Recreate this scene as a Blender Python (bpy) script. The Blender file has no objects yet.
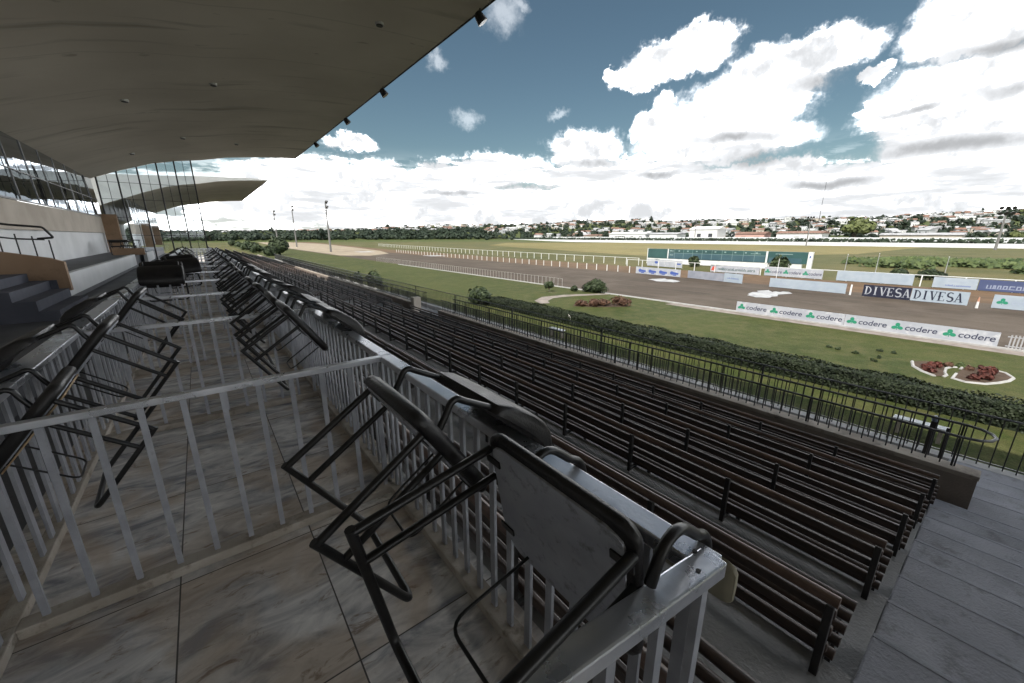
import bpy, bmesh, math, random
from mathutils import Vector, Matrix, noise as mnoise
R = random.Random(7)
rad = math.radians
C = bpy.context.scene.collection
FZ = -.115                     # floor of the boxes
G = -3.35                      # level of the race track and lawns; the box floor is z = 0

# ------------------------------------------------------------------ mesh helpers
class MB:
    def __init__(self): self.v = []; self.f = []; self.m = []
    def add(self, vs, fs, mi=0):
        n = len(self.v); self.v += [tuple(p) for p in vs]
        self.f += [tuple(i + n for i in q) for q in fs]; self.m += [mi] * len(fs)
        return self
    def box(self, x0, x1, y0, y1, z0, z1, mi=0):
        self.add([(x0,y0,z0),(x1,y0,z0),(x1,y1,z0),(x0,y1,z0),(x0,y0,z1),(x1,y0,z1),(x1,y1,z1),(x0,y1,z1)],
                 [(3,2,1,0),(4,5,6,7),(0,1,5,4),(1,2,6,5),(2,3,7,6),(3,0,4,7)], mi); return self
    def bar(self, a, b, w, h, up=(0,0,1), mi=0):
        a = Vector(a); b = Vector(b); d = (b - a).normalized(); u = Vector(up)
        if abs(d.dot(u)) > .98: u = Vector((1,0,0))
        s = d.cross(u).normalized(); u = s.cross(d)
        P = []
        for p in (a, b):
            for i, j in ((-1,-1),(1,-1),(1,1),(-1,1)): P.append(p + s*(w/2*i) + u*(h/2*j))
        self.add(P, [(0,1,2,3),(7,6,5,4),(0,4,5,1),(1,5,6,2),(2,6,7,3),(3,7,4,0)], mi); return self
    def tube(self, pts, r, n=8, cap=True, closed=False, mi=0):
        pts = [Vector(p) for p in pts]; k = len(pts); rings = []; prev = None
        rs = r if isinstance(r, (list, tuple)) else [r]*k
        for i, p in enumerate(pts):
            if closed: d = (pts[(i+1) % k] - pts[i-1]).normalized()
            else:
                d = Vector((0,0,0))
                if i > 0: d += (p - pts[i-1]).normalized()
                if i < k-1: d += (pts[i+1] - p).normalized()
                d.normalize()
            if prev is None:
                t = Vector((0,0,1)) if abs(d.z) < .9 else Vector((1,0,0))
                s = d.cross(t).normalized()
            else:
                s = (prev - d*prev.dot(d)).normalized()
            prev = s; u = s.cross(d)
            sc = 1.0
            if 0 < i < k-1 and not closed:
                c = (pts[i+1]-p).normalized().dot((p-pts[i-1]).normalized())
                sc = min(1.3, 1/max(.5, math.sqrt(max(.05,(1+c)/2))))
            rings.append([p + (s*math.cos(a) + u*math.sin(a))*rs[i]*(sc if False else 1) for a in [2*math.pi*j/n for j in range(n)]])
        V = [q for ring in rings for q in ring]; F = []
        for i in range(k if closed else k-1):
            for j in range(n):
                a0 = i*n + j; a1 = i*n + (j+1) % n; b0 = ((i+1) % k)*n + j; b1 = ((i+1) % k)*n + (j+1) % n
                F.append((a0, b0, b1, a1))
        if cap and not closed:
            F.append(tuple(range(n))); F.append(tuple(reversed([(k-1)*n + j for j in range(n)])))
        self.add(V, F, mi); return self
    def prism(self, poly, axis, a, b, mi=0):
        """poly = list of 2D points, extruded along axis ('x','y','z') from a to b"""
        def P(p, t):
            if axis == 'y': return (p[0], t, p[1])
            if axis == 'x': return (t, p[0], p[1])
            return (p[0], p[1], t)
        n = len(poly); V = [P(p, a) for p in poly] + [P(p, b) for p in poly]
        F = [tuple(range(n)), tuple(reversed(range(n, 2*n)))] + [(i, n+i, n+(i+1) % n, (i+1) % n) for i in range(n)]
        self.add(V, F, mi); return self
    def quad(self, c, s, nrm, asp=1.0, mi=0):
        nrm = Vector(nrm).normalized(); t = nrm.cross(Vector((R.uniform(-1,1),R.uniform(-1,1),R.uniform(-1,1)))).normalized(); b = nrm.cross(t)
        c = Vector(c); self.add([c-t*s-b*s*asp, c+t*s-b*s*asp*.6, c+t*s*.9+b*s*asp, c-t*s*.7+b*s*asp], [(0,1,2,3)], mi); return self
    def build(self, name, mat, parent=None, loc=(0,0,0), rot=None, smooth=False, bevel=0, fixn=True):
        me = bpy.data.meshes.new(name); me.from_pydata(self.v, [], self.f)
        for mm in (mat if isinstance(mat, (list, tuple)) else [mat]): me.materials.append(mm)
        for p, i in zip(me.polygons, self.m): p.material_index = i
        if fixn:
            bm = bmesh.new(); bm.from_mesh(me); bmesh.ops.recalc_face_normals(bm, faces=bm.faces); bm.to_mesh(me); bm.free()
        if smooth: me.polygons.foreach_set('use_smooth', [True]*len(me.polygons))
        o = bpy.data.objects.new(name, me); C.objects.link(o); o.location = loc
        if rot: o.rotation_euler = rot
        if parent: o.parent = parent
        if bevel:
            b = o.modifiers.new('bevel', 'BEVEL'); b.width = bevel; b.segments = 2; b.limit_method = 'ANGLE'
        if smooth and not bevel:
            e = o.modifiers.new('split', 'EDGE_SPLIT'); e.split_angle = rad(50)
        return o

def tag(o, label=None, cat=None, group=None, kind=None):
    if label: o['label'] = label
    if cat: o['category'] = cat
    if group: o['group'] = group
    if kind: o['kind'] = kind
    return o
def empty(name, loc=(0,0,0), rz=0):
    o = bpy.data.objects.new(name, None); C.objects.link(o); o.location = loc; o.rotation_euler = (0,0,rz); o.empty_display_size = .2; return o
def kids(o): return [c for c in ALLKIDS.get(o.name, [])]
def copy_tree(o, parent=None, children=None):
    c = o.copy(); C.objects.link(c)
    if parent: c.parent = parent
    for ch in list(o.children): copy_tree(ch, c)
    return c
def arc(cx, cy, r, a0, a1, n): return [(cx + r*math.cos(rad(a0 + (a1-a0)*i/n)), cy + r*math.sin(rad(a0 + (a1-a0)*i/n))) for i in range(n+1)]
def bend(pts, r, n=4):
    """round the inner corners of a polyline"""
    pts = [Vector(p) for p in pts]; out = [pts[0]]
    for i in range(1, len(pts)-1):
        a, p, b = pts[i-1], pts[i], pts[i+1]
        da = (a-p); db = (b-p); q = min(r, da.length*.45, db.length*.45)
        s = p + da.normalized()*q; e = p + db.normalized()*q
        for k in range(n+1):
            t = k/n; out.append(s*(1-t)**2 + p*2*t*(1-t) + e*t*t)
    out.append(pts[-1]); return out

# ------------------------------------------------------------------ materials
def newmat(name):
    m = bpy.data.materials.new(name); m.use_nodes = True; nt = m.node_tree
    return m, nt, nt.nodes['Principled BSDF']
def pm(name, c1, c2=None, scale=4, rough=.6, metal=0, bump=0, bscale=None, spec=.5, world=False, c3=None, s3=20, stretch=None, lo=.35, hi=.65, detail=5, r2=None, t3=.6):
    m, nt, b = newmat(name); N = nt.nodes; L = nt.links
    b.inputs['Roughness'].default_value = rough; b.inputs['Metallic'].default_value = metal; b.inputs['Specular IOR Level'].default_value = spec
    b.inputs['Base Color'].default_value = (*c1, 1)
    if c2 or bump:
        if world: src = N.new('ShaderNodeNewGeometry').outputs['Position']
        else: src = N.new('ShaderNodeTexCoord').outputs['Object']
        if stretch:
            mp = N.new('ShaderNodeMapping'); mp.inputs['Scale'].default_value = stretch; L.new(src, mp.inputs['Vector']); src = mp.outputs['Vector']
    if c2:
        nz = N.new('ShaderNodeTexNoise'); nz.inputs['Scale'].default_value = scale; nz.inputs['Detail'].default_value = detail; L.new(src, nz.inputs['Vector'])
        r = N.new('ShaderNodeValToRGB'); r.color_ramp.elements[0].position = lo; r.color_ramp.elements[1].position = hi
        r.color_ramp.elements[0].color = (*c1, 1); r.color_ramp.elements[1].color = (*c2, 1); L.new(nz.outputs['Fac'], r.inputs['Fac'])
        out = r.outputs['Color']
        if c3:
            n3 = N.new('ShaderNodeTexNoise'); n3.inputs['Scale'].default_value = s3; n3.inputs['Detail'].default_value = 6; n3.inputs['Roughness'].default_value = .7; L.new(src, n3.inputs['Vector'])
            r3 = N.new('ShaderNodeValToRGB'); r3.color_ramp.elements[0].position = t3-.06; r3.color_ramp.elements[1].position = t3+.1; L.new(n3.outputs['Fac'], r3.inputs['Fac'])
            mx = N.new('ShaderNodeMix'); mx.data_type = 'RGBA'; L.new(r3.outputs['Color'], mx.inputs['Factor']); L.new(out, mx.inputs['A']); mx.inputs['B'].default_value = (*c3, 1)
            out = mx.outputs['Result']
        L.new(out, b.inputs['Base Color'])
        if r2 is not None:
            mr = N.new('ShaderNodeMapRange'); mr.inputs['From Min'].default_value = .3; mr.inputs['From Max'].default_value = .7
            mr.inputs['To Min'].default_value = rough; mr.inputs['To Max'].default_value = r2; L.new(nz.outputs['Fac'], mr.inputs['Value']); L.new(mr.outputs['Result'], b.inputs['Roughness'])
    if bump:
        n2 = N.new('ShaderNodeTexNoise'); n2.inputs['Scale'].default_value = bscale or scale*4; n2.inputs['Detail'].default_value = 6; L.new(src, n2.inputs['Vector'])
        bp = N.new('ShaderNodeBump'); bp.inputs['Strength'].default_value = bump; bp.inputs['Distance'].default_value = .02; L.new(n2.outputs['Fac'], bp.inputs['Height']); L.new(bp.outputs['Normal'], b.inputs['Normal'])
    return m

M = {}
M['alu'] = pm('satin_aluminium', (.50,.515,.555), (.62,.635,.675), 6, .24, .75, .05, 60, world=True, c3=(.36,.36,.36), s3=14, r2=.34, t3=.72)
M['alu_bar'] = pm('dull_aluminium', (.29,.30,.33), (.38,.39,.425), 9, .45, .45, .05, 60, world=True, c3=(.25,.24,.23), s3=18, t3=.66)
M['black_tube'] = pm('black_enamel', (.007,.007,.008), (.013,.012,.012), 8, .3, 0, .03, 90, .35, c3=(.03,.024,.018), s3=26, r2=.45, t3=.66)
M['vinyl'] = pm('black_vinyl', (.008,.007,.008), (.016,.015,.015), 10, .36, 0, .12, 120, .32, r2=.5)
M['underside'] = pm('grey_underside', (.26,.27,.305), (.33,.34,.37), 6, .75, 0, .2, 30, .3, c3=(.14,.14,.145), s3=18)
M['ply'] = pm('tan_ply_edge', (.32,.21,.11), (.42,.30,.17), 12, .7)
M['kerbstone'] = pm('tan_kerb_stone', (.27,.235,.195), (.38,.345,.30), 5, .75, 0, .2, 60, world=True, c3=(.16,.13,.10), s3=9)
M['slat'] = pm('dark_brown_slat', (.026,.016,.0115), (.050,.030,.021), 3, .42, 0, .12, 40, .5, world=True, c3=(.03,.022,.02), s3=14, stretch=(6,.8,6), r2=.58)
M['slat_rust'] = pm('worn_brown_rail', (.040,.024,.017), (.115,.068,.046), 2.2, .4, 0, .12, 40, .5, world=True, c3=(.05,.03,.022), s3=11, stretch=(5,.7,5), r2=.55)
M['bench_metal'] = pm('dark_bench_iron', (.014,.013,.013), (.03,.027,.025), 9, .5, .2, .1, 50, world=True)
M['concrete'] = pm('grey_concrete', (.15,.148,.147), (.25,.247,.247), 1.1, .85, 0, .35, 45, .3, world=True, c3=(.11,.108,.105), s3=2.2, t3=.62, detail=8)
M['stairs'] = pm('painted_blue_grey_concrete', (.15,.152,.168), (.235,.238,.26), 1.3, .8, 0, .4, 50, .3, world=True, c3=(.085,.085,.09), s3=3.6, t3=.60, detail=8)
M['wallcap'] = pm('weathered_wall', (.24,.205,.17), (.36,.32,.27), 2, .85, 0, .3, 40, .3, world=True, c3=(.12,.10,.085), s3=3)
M['wallface'] = pm('brown_stained_wall', (.17,.14,.118), (.25,.21,.18), 1.6, .85, 0, .3, 40, .3, world=True, c3=(.24,.21,.18), s3=2.4, t3=.66)
M['fence'] = pm('black_fence_paint', (.012,.012,.013), (.022,.021,.021), 8, .38, 0, .05, 60, .5, world=True)
M['fence_rail'] = pm('highlit_black_rail', (.03,.03,.032), (.075,.075,.078), 3, .4, .2, .05, 60, .5, world=True)  # lighter than the fence paint: highlight along the rail painted in
M['white'] = pm('white_paint', (.58,.58,.57), (.68,.68,.67), 2, .6, 0, .05, 30, world=True, c3=(.55,.53,.5), s3=1.5, t3=.68)
M['cream'] = pm('cream_render', (.36,.315,.265), (.44,.39,.335), 1, .8, 0, .1, 40, world=True)
M['tan'] = pm('tan_render', (.25,.16,.098), (.31,.205,.13), 1.3, .8, 0, .15, 40, world=True, c3=(.2,.13,.08), s3=3)
M['white_dull'] = pm('white_render', (.55,.56,.57), (.63,.64,.65), 1, .8, 0, .1, 40, world=True)
M['navystep'] = pm('blue_grey_step_paint', (.05,.055,.075), (.075,.08,.105), 2, .75, 0, .2, 40, world=True)
M['walkway'] = pm('blue_grey_walkway', (.06,.063,.072), (.10,.104,.115), 1.2, .6, 0, .15, 40, world=True)
M['frame_dark'] = pm('dark_window_frame', (.02,.02,.022), (.035,.035,.037), 4, .5, .3, world=True)
M['dark_metal'] = M['fence']
M['soil'] = pm('dark_soil', (.05,.035,.025), (.08,.055,.04), 3, .95, 0, .6, 30, .2, world=True)
M['plaster'] = pm('white_kerb_plaster', (.29,.285,.275), (.37,.365,.355), 4, .85, 0, .2, 30, world=True)
M['roofside'] = pm('roof_render', (.42,.42,.40), (.52,.52,.50), .8, .8, 0, .1, 20, world=True)
M['tarp'] = pm('white_tarp', (.25,.255,.26), (.34,.345,.35), 1.3, .55, 0, .3, 8, world=True)
M['terracotta'] = pm('roof_tiles', (.15,.085,.062), (.22,.13,.095), .3, .85, world=True)
M['grey_tile'] = pm('grey_roof_sheet', (.25,.25,.26), (.36,.36,.37), .3, .7, world=True)
M['dark_window'] = pm('dark_glazing', (.02,.023,.028), rough=.15)
M['orange'] = pm('faded_orange_plastic', (.42,.20,.12), (.5,.26,.17), 3, .5)

def leafmat(name, c1, c2, sc=1.2, c3=None):
    m, nt, b = newmat(name); N = nt.nodes; L = nt.links
    g = N.new('ShaderNodeNewGeometry'); nz = N.new('ShaderNodeTexNoise'); nz.inputs['Scale'].default_value = sc; nz.inputs['Detail'].default_value = 3; L.new(g.outputs['Position'], nz.inputs['Vector'])
    ad = N.new('ShaderNodeMath'); ad.operation = 'MULTIPLY_ADD'; L.new(g.outputs['Random Per Island'], ad.inputs[0]); ad.inputs[1].default_value = .5; L.new(nz.outputs['Fac'], ad.inputs[2])
    r = N.new('ShaderNodeValToRGB'); r.color_ramp.elements[0].position = .45; r.color_ramp.elements[1].position = 1.05 if False else .98
    r.color_ramp.elements[0].color = (*c1,1); r.color_ramp.elements[1].color = (*c2,1); L.new(ad.outputs[0], r.inputs['Fac'])
    L.new(r.outputs['Color'], b.inputs['Base Color']); b.inputs['Roughness'].default_value = .65; b.inputs['Specular IOR Level'].default_value = .25
    return m
M['hedge'] = leafmat('hedge_leaves', (.007,.012,.006), (.024,.033,.015), 1.6)
M['leaf_dark'] = leafmat('dark_leaves', (.014,.024,.012), (.045,.062,.026), .5)
M['leaf_mid'] = leafmat('mid_leaves', (.03,.05,.018), (.085,.11,.038), .5)
M['leaf_far'] = leafmat('far_dark_leaves', (.012,.021,.015), (.032,.047,.027), .03)
M['leaf_olive'] = leafmat('far_olive_leaves', (.04,.055,.02), (.10,.115,.04), .03)
M['leaf_red'] = leafmat('red_leaves', (.042,.013,.010), (.10,.030,.022), 3)
M['leaf_rust'] = leafmat('rust_leaves', (.055,.028,.018), (.115,.062,.04), 3)
M['bark'] = pm('bark', (.05,.038,.03), (.09,.07,.055), 3, .9, 0, .4, 20)
M['flower_white'] = pm('white_flower', (.75,.72,.70), rough=.7)

# ---- marble box floor: slabs with their own tone, veins, joints
def marble():
    m, nt, b = newmat('marble_slabs'); N = nt.nodes; L = nt.links
    g = N.new('ShaderNodeNewGeometry'); mp = N.new('ShaderNodeMapping'); mp.inputs['Location'].default_value = (-.263+.625*3, -1.40+.963*5, 0); L.new(g.outputs['Position'], mp.inputs['Vector'])
    br = N.new('ShaderNodeTexBrick'); br.offset = 0; br.squash = 1
    br.inputs['Scale'].default_value = 1; br.inputs['Brick Width'].default_value = .625; br.inputs['Row Height'].default_value = .963; br.inputs['Mortar Size'].default_value = .0035; br.inputs['Mortar Smooth'].default_value = .1
    br.inputs['Color1'].default_value = (0,0,0,1); br.inputs['Color2'].default_value = (1,1,1,1); br.inputs['Mortar'].default_value = (.5,.5,.5,1)
    L.new(mp.outputs['Vector'], br.inputs['Vector'])
    # per-slab offset for the veins
    sc = N.new('ShaderNodeVectorMath'); sc.operation = 'SCALE'; L.new(br.outputs['Color'], sc.inputs[0]); sc.inputs['Scale'].default_value = 7
    ad = N.new('ShaderNodeVectorMath'); L.new(mp.outputs['Vector'], ad.inputs[0]); L.new(sc.outputs[0], ad.inputs[1])
    rot = N.new('ShaderNodeMapping'); rot.inputs['Rotation'].default_value = (0,0,.9); rot.inputs['Scale'].default_value = (1,2.6,1); L.new(ad.outputs[0], rot.inputs['Vector'])
    n1 = N.new('ShaderNodeTexNoise'); n1.inputs['Scale'].default_value = 2.9; n1.inputs['Detail'].default_value = 8; n1.inputs['Roughness'].default_value = .62; n1.inputs['Distortion'].default_value = .9; L.new(rot.outputs['Vector'], n1.inputs['Vector'])
    r1 = N.new('ShaderNodeValToRGB'); e = r1.color_ramp.elements; e[0].position = .36; e[0].color = (.21,.215,.24,1); e[1].position = .68; e[1].color = (.76,.74,.71,1)
    x = e.new(.46); x.color = (.40,.395,.40,1); x = e.new(.56); x.color = (.58,.565,.55,1); L.new(n1.outputs['Fac'], r1.inputs['Fac'])
    n2 = N.new('ShaderNodeTexNoise'); n2.inputs['Scale'].default_value = 1.5; n2.inputs['Detail'].default_value = 7; n2.inputs['Distortion'].default_value = 1.2; L.new(ad.outputs[0], n2.inputs['Vector'])
    r2 = N.new('ShaderNodeValToRGB'); r2.color_ramp.elements[0].position = .45; r2.color_ramp.elements[1].position = .60; r2.color_ramp.elements[1].color = (.58,.58,.58,1); L.new(n2.outputs['Fac'], r2.inputs['Fac'])
    mx = N.new('ShaderNodeMix'); mx.data_type = 'RGBA'; mx.blend_type = 'MIX'; L.new(r2.outputs['Color'], mx.inputs['Factor']); L.new(r1.outputs['Color'], mx.inputs['A']); mx.inputs['B'].default_value = (.45,.345,.24,1)
    # fine rusty veins
    n3 = N.new('ShaderNodeTexNoise'); n3.inputs['Scale'].default_value = 3.2; n3.inputs['Detail'].default_value = 9; n3.inputs['Roughness'].default_value = .7; n3.inputs['Distortion'].default_value = 1.6; L.new(rot.outputs['Vector'], n3.inputs['Vector'])
    r3 = N.new('ShaderNodeValToRGB'); q = r3.color_ramp.elements; q[0].position = .57; q[0].color = (0,0,0,1); q[1].position = .66; q[1].color = (.75,.75,.75,1); L.new(n3.outputs['Fac'], r3.inputs['Fac'])
    mv = N.new('ShaderNodeMix'); mv.data_type = 'RGBA'; L.new(r3.outputs['Color'], mv.inputs['Factor']); L.new(mx.outputs['Result'], mv.inputs['A']); mv.inputs['B'].default_value = (.17,.105,.06,1)
    mj = N.new('ShaderNodeMix'); mj.data_type = 'RGBA'; L.new(br.outputs['Fac'], mj.inputs['Factor']); L.new(mv.outputs['Result'], mj.inputs['A']); mj.inputs['B'].default_value = (.07,.062,.055,1)
    L.new(mj.outputs['Result'], b.inputs['Base Color'])
    mr = N.new('ShaderNodeMapRange'); mr.inputs['To Min'].default_value = .38; mr.inputs['To Max'].default_value = .68; L.new(n2.outputs['Fac'], mr.inputs['Value']); L.new(mr.outputs['Result'], b.inputs['Roughness'])
    bp = N.new('ShaderNodeBump'); bp.inputs['Strength'].default_value = .35; bp.inputs['Distance'].default_value = .004; inv = N.new('ShaderNodeMath'); inv.operation = 'MULTIPLY_ADD'; L.new(br.outputs['Fac'], inv.inputs[0]); inv.inputs[1].default_value = -1.5; L.new(n1.outputs['Fac'], inv.inputs[2]); L.new(inv.outputs[0], bp.inputs['Height']); L.new(bp.outputs['Normal'], b.inputs['Normal'])
    return m
M['marble'] = marble()

def soffit():
    """board-marked concrete ceiling: faint casting joints across the hall, water stains along them"""
    m, nt, b = newmat('soffit_concrete'); N = nt.nodes; L = nt.links
    g = N.new('ShaderNodeNewGeometry')
    def nz(scale, st, det=6, dist=0):
        mp = N.new('ShaderNodeMapping'); mp.inputs['Scale'].default_value = st; L.new(g.outputs['Position'], mp.inputs['Vector'])
        n = N.new('ShaderNodeTexNoise'); n.inputs['Scale'].default_value = scale; n.inputs['Detail'].default_value = det; n.inputs['Distortion'].default_value = dist; L.new(mp.outputs['Vector'], n.inputs['Vector']); return n.outputs['Fac']
    def ramp(f, a, c, bpos, d):
        r = N.new('ShaderNodeValToRGB'); r.color_ramp.elements[0].position = a; r.color_ramp.elements[0].color = c; r.color_ramp.elements[1].position = bpos; r.color_ramp.elements[1].color = d; L.new(f, r.inputs['Fac']); return r.outputs['Color']
    base = ramp(nz(.35, (1,1,1)), .3, (.47,.425,.355,1), .7, (.58,.53,.45,1))
    st = ramp(nz(1.0, (.22,1.5,.3), 7, .4), .60, (0,0,0,1), .74, (.62,.62,.62,1))
    sepx = N.new('ShaderNodeSeparateXYZ'); L.new(g.outputs['Position'], sepx.inputs[0])
    mm = N.new('ShaderNodeMath'); mm.operation = 'MULTIPLY_ADD'; L.new(sepx.outputs['Y'], mm.inputs[0]); mm.inputs[1].default_value = 1/3.2; mm.inputs[2].default_value = 40.3
    fr = N.new('ShaderNodeMath'); fr.operation = 'FRACT'; L.new(mm.outputs[0], fr.inputs[0])
    jr = ramp(fr.outputs[0], 0, (.4,.4,.4,1), .02, (0,0,0,1))
    jm = N.new('ShaderNodeMix'); jm.data_type = 'RGBA'; jm.blend_type = 'LIGHTEN'; jm.inputs['Factor'].default_value = 1; L.new(st, jm.inputs['A']); L.new(jr, jm.inputs['B'])
    spot = ramp(nz(2.4, (.6,1.3,1), 5), .68, (0,0,0,1), .74, (.5,.5,.5,1))
    jm2 = N.new('ShaderNodeMix'); jm2.data_type = 'RGBA'; jm2.blend_type = 'LIGHTEN'; jm2.inputs['Factor'].default_value = 1; L.new(jm.outputs['Result'], jm2.inputs['A']); L.new(spot, jm2.inputs['B'])
    mx = N.new('ShaderNodeMix'); mx.data_type = 'RGBA'; L.new(jm2.outputs['Result'], mx.inputs['Factor']); L.new(base, mx.inputs['A']); mx.inputs['B'].default_value = (.20,.175,.14,1)
    L.new(mx.outputs['Result'], b.inputs['Base Color']); b.inputs['Roughness'].default_value = .85; b.inputs['Specular IOR Level'].default_value = .2
    return m
M['soffit'] = soffit()

def mirror_glass():
    m, nt, b = newmat('reflective_window_glass'); b.inputs['Base Color'].default_value = (.20,.235,.275,1); b.inputs['Metallic'].default_value = 1; b.inputs['Roughness'].default_value = .02
    g = nt.nodes.new('ShaderNodeNewGeometry'); n = nt.nodes.new('ShaderNodeTexNoise'); n.inputs['Scale'].default_value = .9; nt.links.new(g.outputs['Position'], n.inputs['Vector'])
    bp = nt.nodes.new('ShaderNodeBump'); bp.inputs['Strength'].default_value = .25; bp.inputs['Distance'].default_value = .02; nt.links.new(n.outputs['Fac'], bp.inputs['Height']); nt.links.new(bp.outputs['Normal'], b.inputs['Normal'])
    return m
M['mirror'] = mirror_glass()
def clear_glass():
    m = bpy.data.materials.new('clear_screen_glass'); m.use_nodes = True; nt = m.node_tree; nt.nodes.clear()
    o = nt.nodes.new('ShaderNodeOutputMaterial'); t = nt.nodes.new('ShaderNodeBsdfTransparent'); t.inputs['Color'].default_value = (.72,.77,.80,1)
    g = nt.nodes.new('ShaderNodeBsdfGlossy'); g.inputs['Roughness'].default_value = .02; g.inputs['Color'].default_value = (.9,.95,1,1)
    f = nt.nodes.new('ShaderNodeFresnel'); f.inputs['IOR'].default_value = 1.5; x = nt.nodes.new('ShaderNodeMixShader')
    nt.links.new(f.outputs[0], x.inputs[0]); nt.links.new(t.outputs[0], x.inputs[1]); nt.links.new(g.outputs[0], x.inputs[2]); nt.links.new(x.outputs[0], o.inputs['Surface'])
    return m
M['clear'] = clear_glass()

def grassmat(name, a, bcol, c, s1=.25, s2=2.5, dry=None, ts=.6):
    m, nt, b = newmat(name); N = nt.nodes; L = nt.links
    g = N.new('ShaderNodeNewGeometry')
    def nz(s, d=6):
        n = N.new('ShaderNodeTexNoise'); n.inputs['Scale'].default_value = s; n.inputs['Detail'].default_value = d; n.inputs['Roughness'].default_value = .65; L.new(g.outputs['Position'], n.inputs['Vector']); return n.outputs['Fac']
    r = N.new('ShaderNodeValToRGB'); r.color_ramp.elements[0].position = .36; r.color_ramp.elements[1].position = .66; r.color_ramp.elements[0].color = (*a,1); r.color_ramp.elements[1].color = (*bcol,1); L.new(nz(s1), r.inputs['Fac'])
    r2 = N.new('ShaderNodeValToRGB'); r2.color_ramp.elements[0].position = .42; r2.color_ramp.elements[1].position = .75; L.new(nz(s2, 8), r2.inputs['Fac'])
    mx = N.new('ShaderNodeMix'); mx.data_type = 'RGBA'; L.new(r2.outputs['Color'], mx.inputs['Factor']); L.new(r.outputs['Color'], mx.inputs['A']); mx.inputs['B'].default_value = (*c,1)
    out = mx.outputs['Result']
    fn = N.new('ShaderNodeValToRGB'); fn.color_ramp.elements[0].color = (.55,.55,.55,1); fn.color_ramp.elements[1].color = (1.35,1.35,1.35,1); fn.color_ramp.elements[0].position = .3; fn.color_ramp.elements[1].position = .7; L.new(nz(22, 4), fn.inputs['Fac'])
    mu = N.new('ShaderNodeMix'); mu.data_type = 'RGBA'; mu.blend_type = 'MULTIPLY'; mu.inputs['Factor'].default_value = 1; L.new(out, mu.inputs['A']); L.new(fn.outputs['Color'], mu.inputs['B']); out = mu.outputs['Result']
    L.new(out, b.inputs['Base Color']); b.inputs['Roughness'].default_value = .9; b.inputs['Specular IOR Level'].default_value = .15
    bp = N.new('ShaderNodeBump'); bp.inputs['Strength'].default_value = .6; bp.inputs['Distance'].default_value = .05; L.new(nz(14, 5), bp.inputs['Height']); L.new(bp.outputs['Normal'], b.inputs['Normal'])
    return m
M['lawn'] = grassmat('lawn_grass', (.030,.044,.010), (.054,.064,.017), (.082,.078,.031), .22, 1.4)
M['infield'] = grassmat('infield_grass', (.058,.066,.023), (.088,.086,.032), (.125,.105,.046), .018, .10)
M['dry'] = grassmat('dry_grass', (.15,.128,.052), (.21,.176,.075), (.12,.112,.045), .02, .2)
M['rough'] = grassmat('rough_grass', (.06,.08,.025), (.09,.10,.035), (.04,.055,.02), .3, 1)
def dirtmat(name, a, bcol, c):
    m, nt, b = newmat(name); N = nt.nodes; L = nt.links
    g = N.new('ShaderNodeNewGeometry'); mp = N.new('ShaderNodeMapping'); mp.inputs['Scale'].default_value = (1,.14,1); L.new(g.outputs['Position'], mp.inputs['Vector'])
    def nz(s, v, d=7):
        n = N.new('ShaderNodeTexNoise'); n.inputs['Scale'].default_value = s; n.inputs['Detail'].default_value = d; n.inputs['Roughness'].default_value = .65; L.new(v, n.inputs['Vector']); return n.outputs['Fac']
    r = N.new('ShaderNodeValToRGB'); r.color_ramp.elements[0].position = .33; r.color_ramp.elements[1].position = .67; r.color_ramp.elements[0].color = (*a,1); r.color_ramp.elements[1].color = (*bcol,1); L.new(nz(.8, mp.outputs['Vector']), r.inputs['Fac'])
    r2 = N.new('ShaderNodeValToRGB'); r2.color_ramp.elements[0].position = .5; r2.color_ramp.elements[1].position = .72; L.new(nz(.16, g.outputs['Position']), r2.inputs['Fac'])
    mx = N.new('ShaderNodeMix'); mx.data_type = 'RGBA'; L.new(r2.outputs['Color'], mx.inputs['Factor']); L.new(r.outputs['Color'], mx.inputs['A']); mx.inputs['B'].default_value = (*c,1)
    L.new(mx.outputs['Result'], b.inputs['Base Color']); b.inputs['Roughness'].default_value = .9; b.inputs['Specular IOR Level'].default_value = .2
    bp = N.new('ShaderNodeBump'); bp.inputs['Strength'].default_value = .8; bp.inputs['Distance'].default_value = .06; L.new(nz(5, mp.outputs['Vector']), bp.inputs['Height']); L.new(bp.outputs['Normal'], b.inputs['Normal'])
    return m
M['dirt'] = dirtmat('track_dirt', (.046,.035,.026), (.078,.061,.046), (.098,.079,.062))
M['sand'] = dirtmat('track_sand', (.095,.060,.034), (.135,.086,.050), (.068,.045,.028))
M['sunlitsand'] = dirtmat('sunlit_sand_tone', (.22,.18,.13), (.30,.255,.19), (.17,.14,.105))  # grazing sunlight on the far sand, put into a paler colour
M['gravel'] = pm('pink_gravel', (.17,.145,.13), (.25,.22,.20), 2, .95, 0, .6, 40, .2, world=True)

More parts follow.
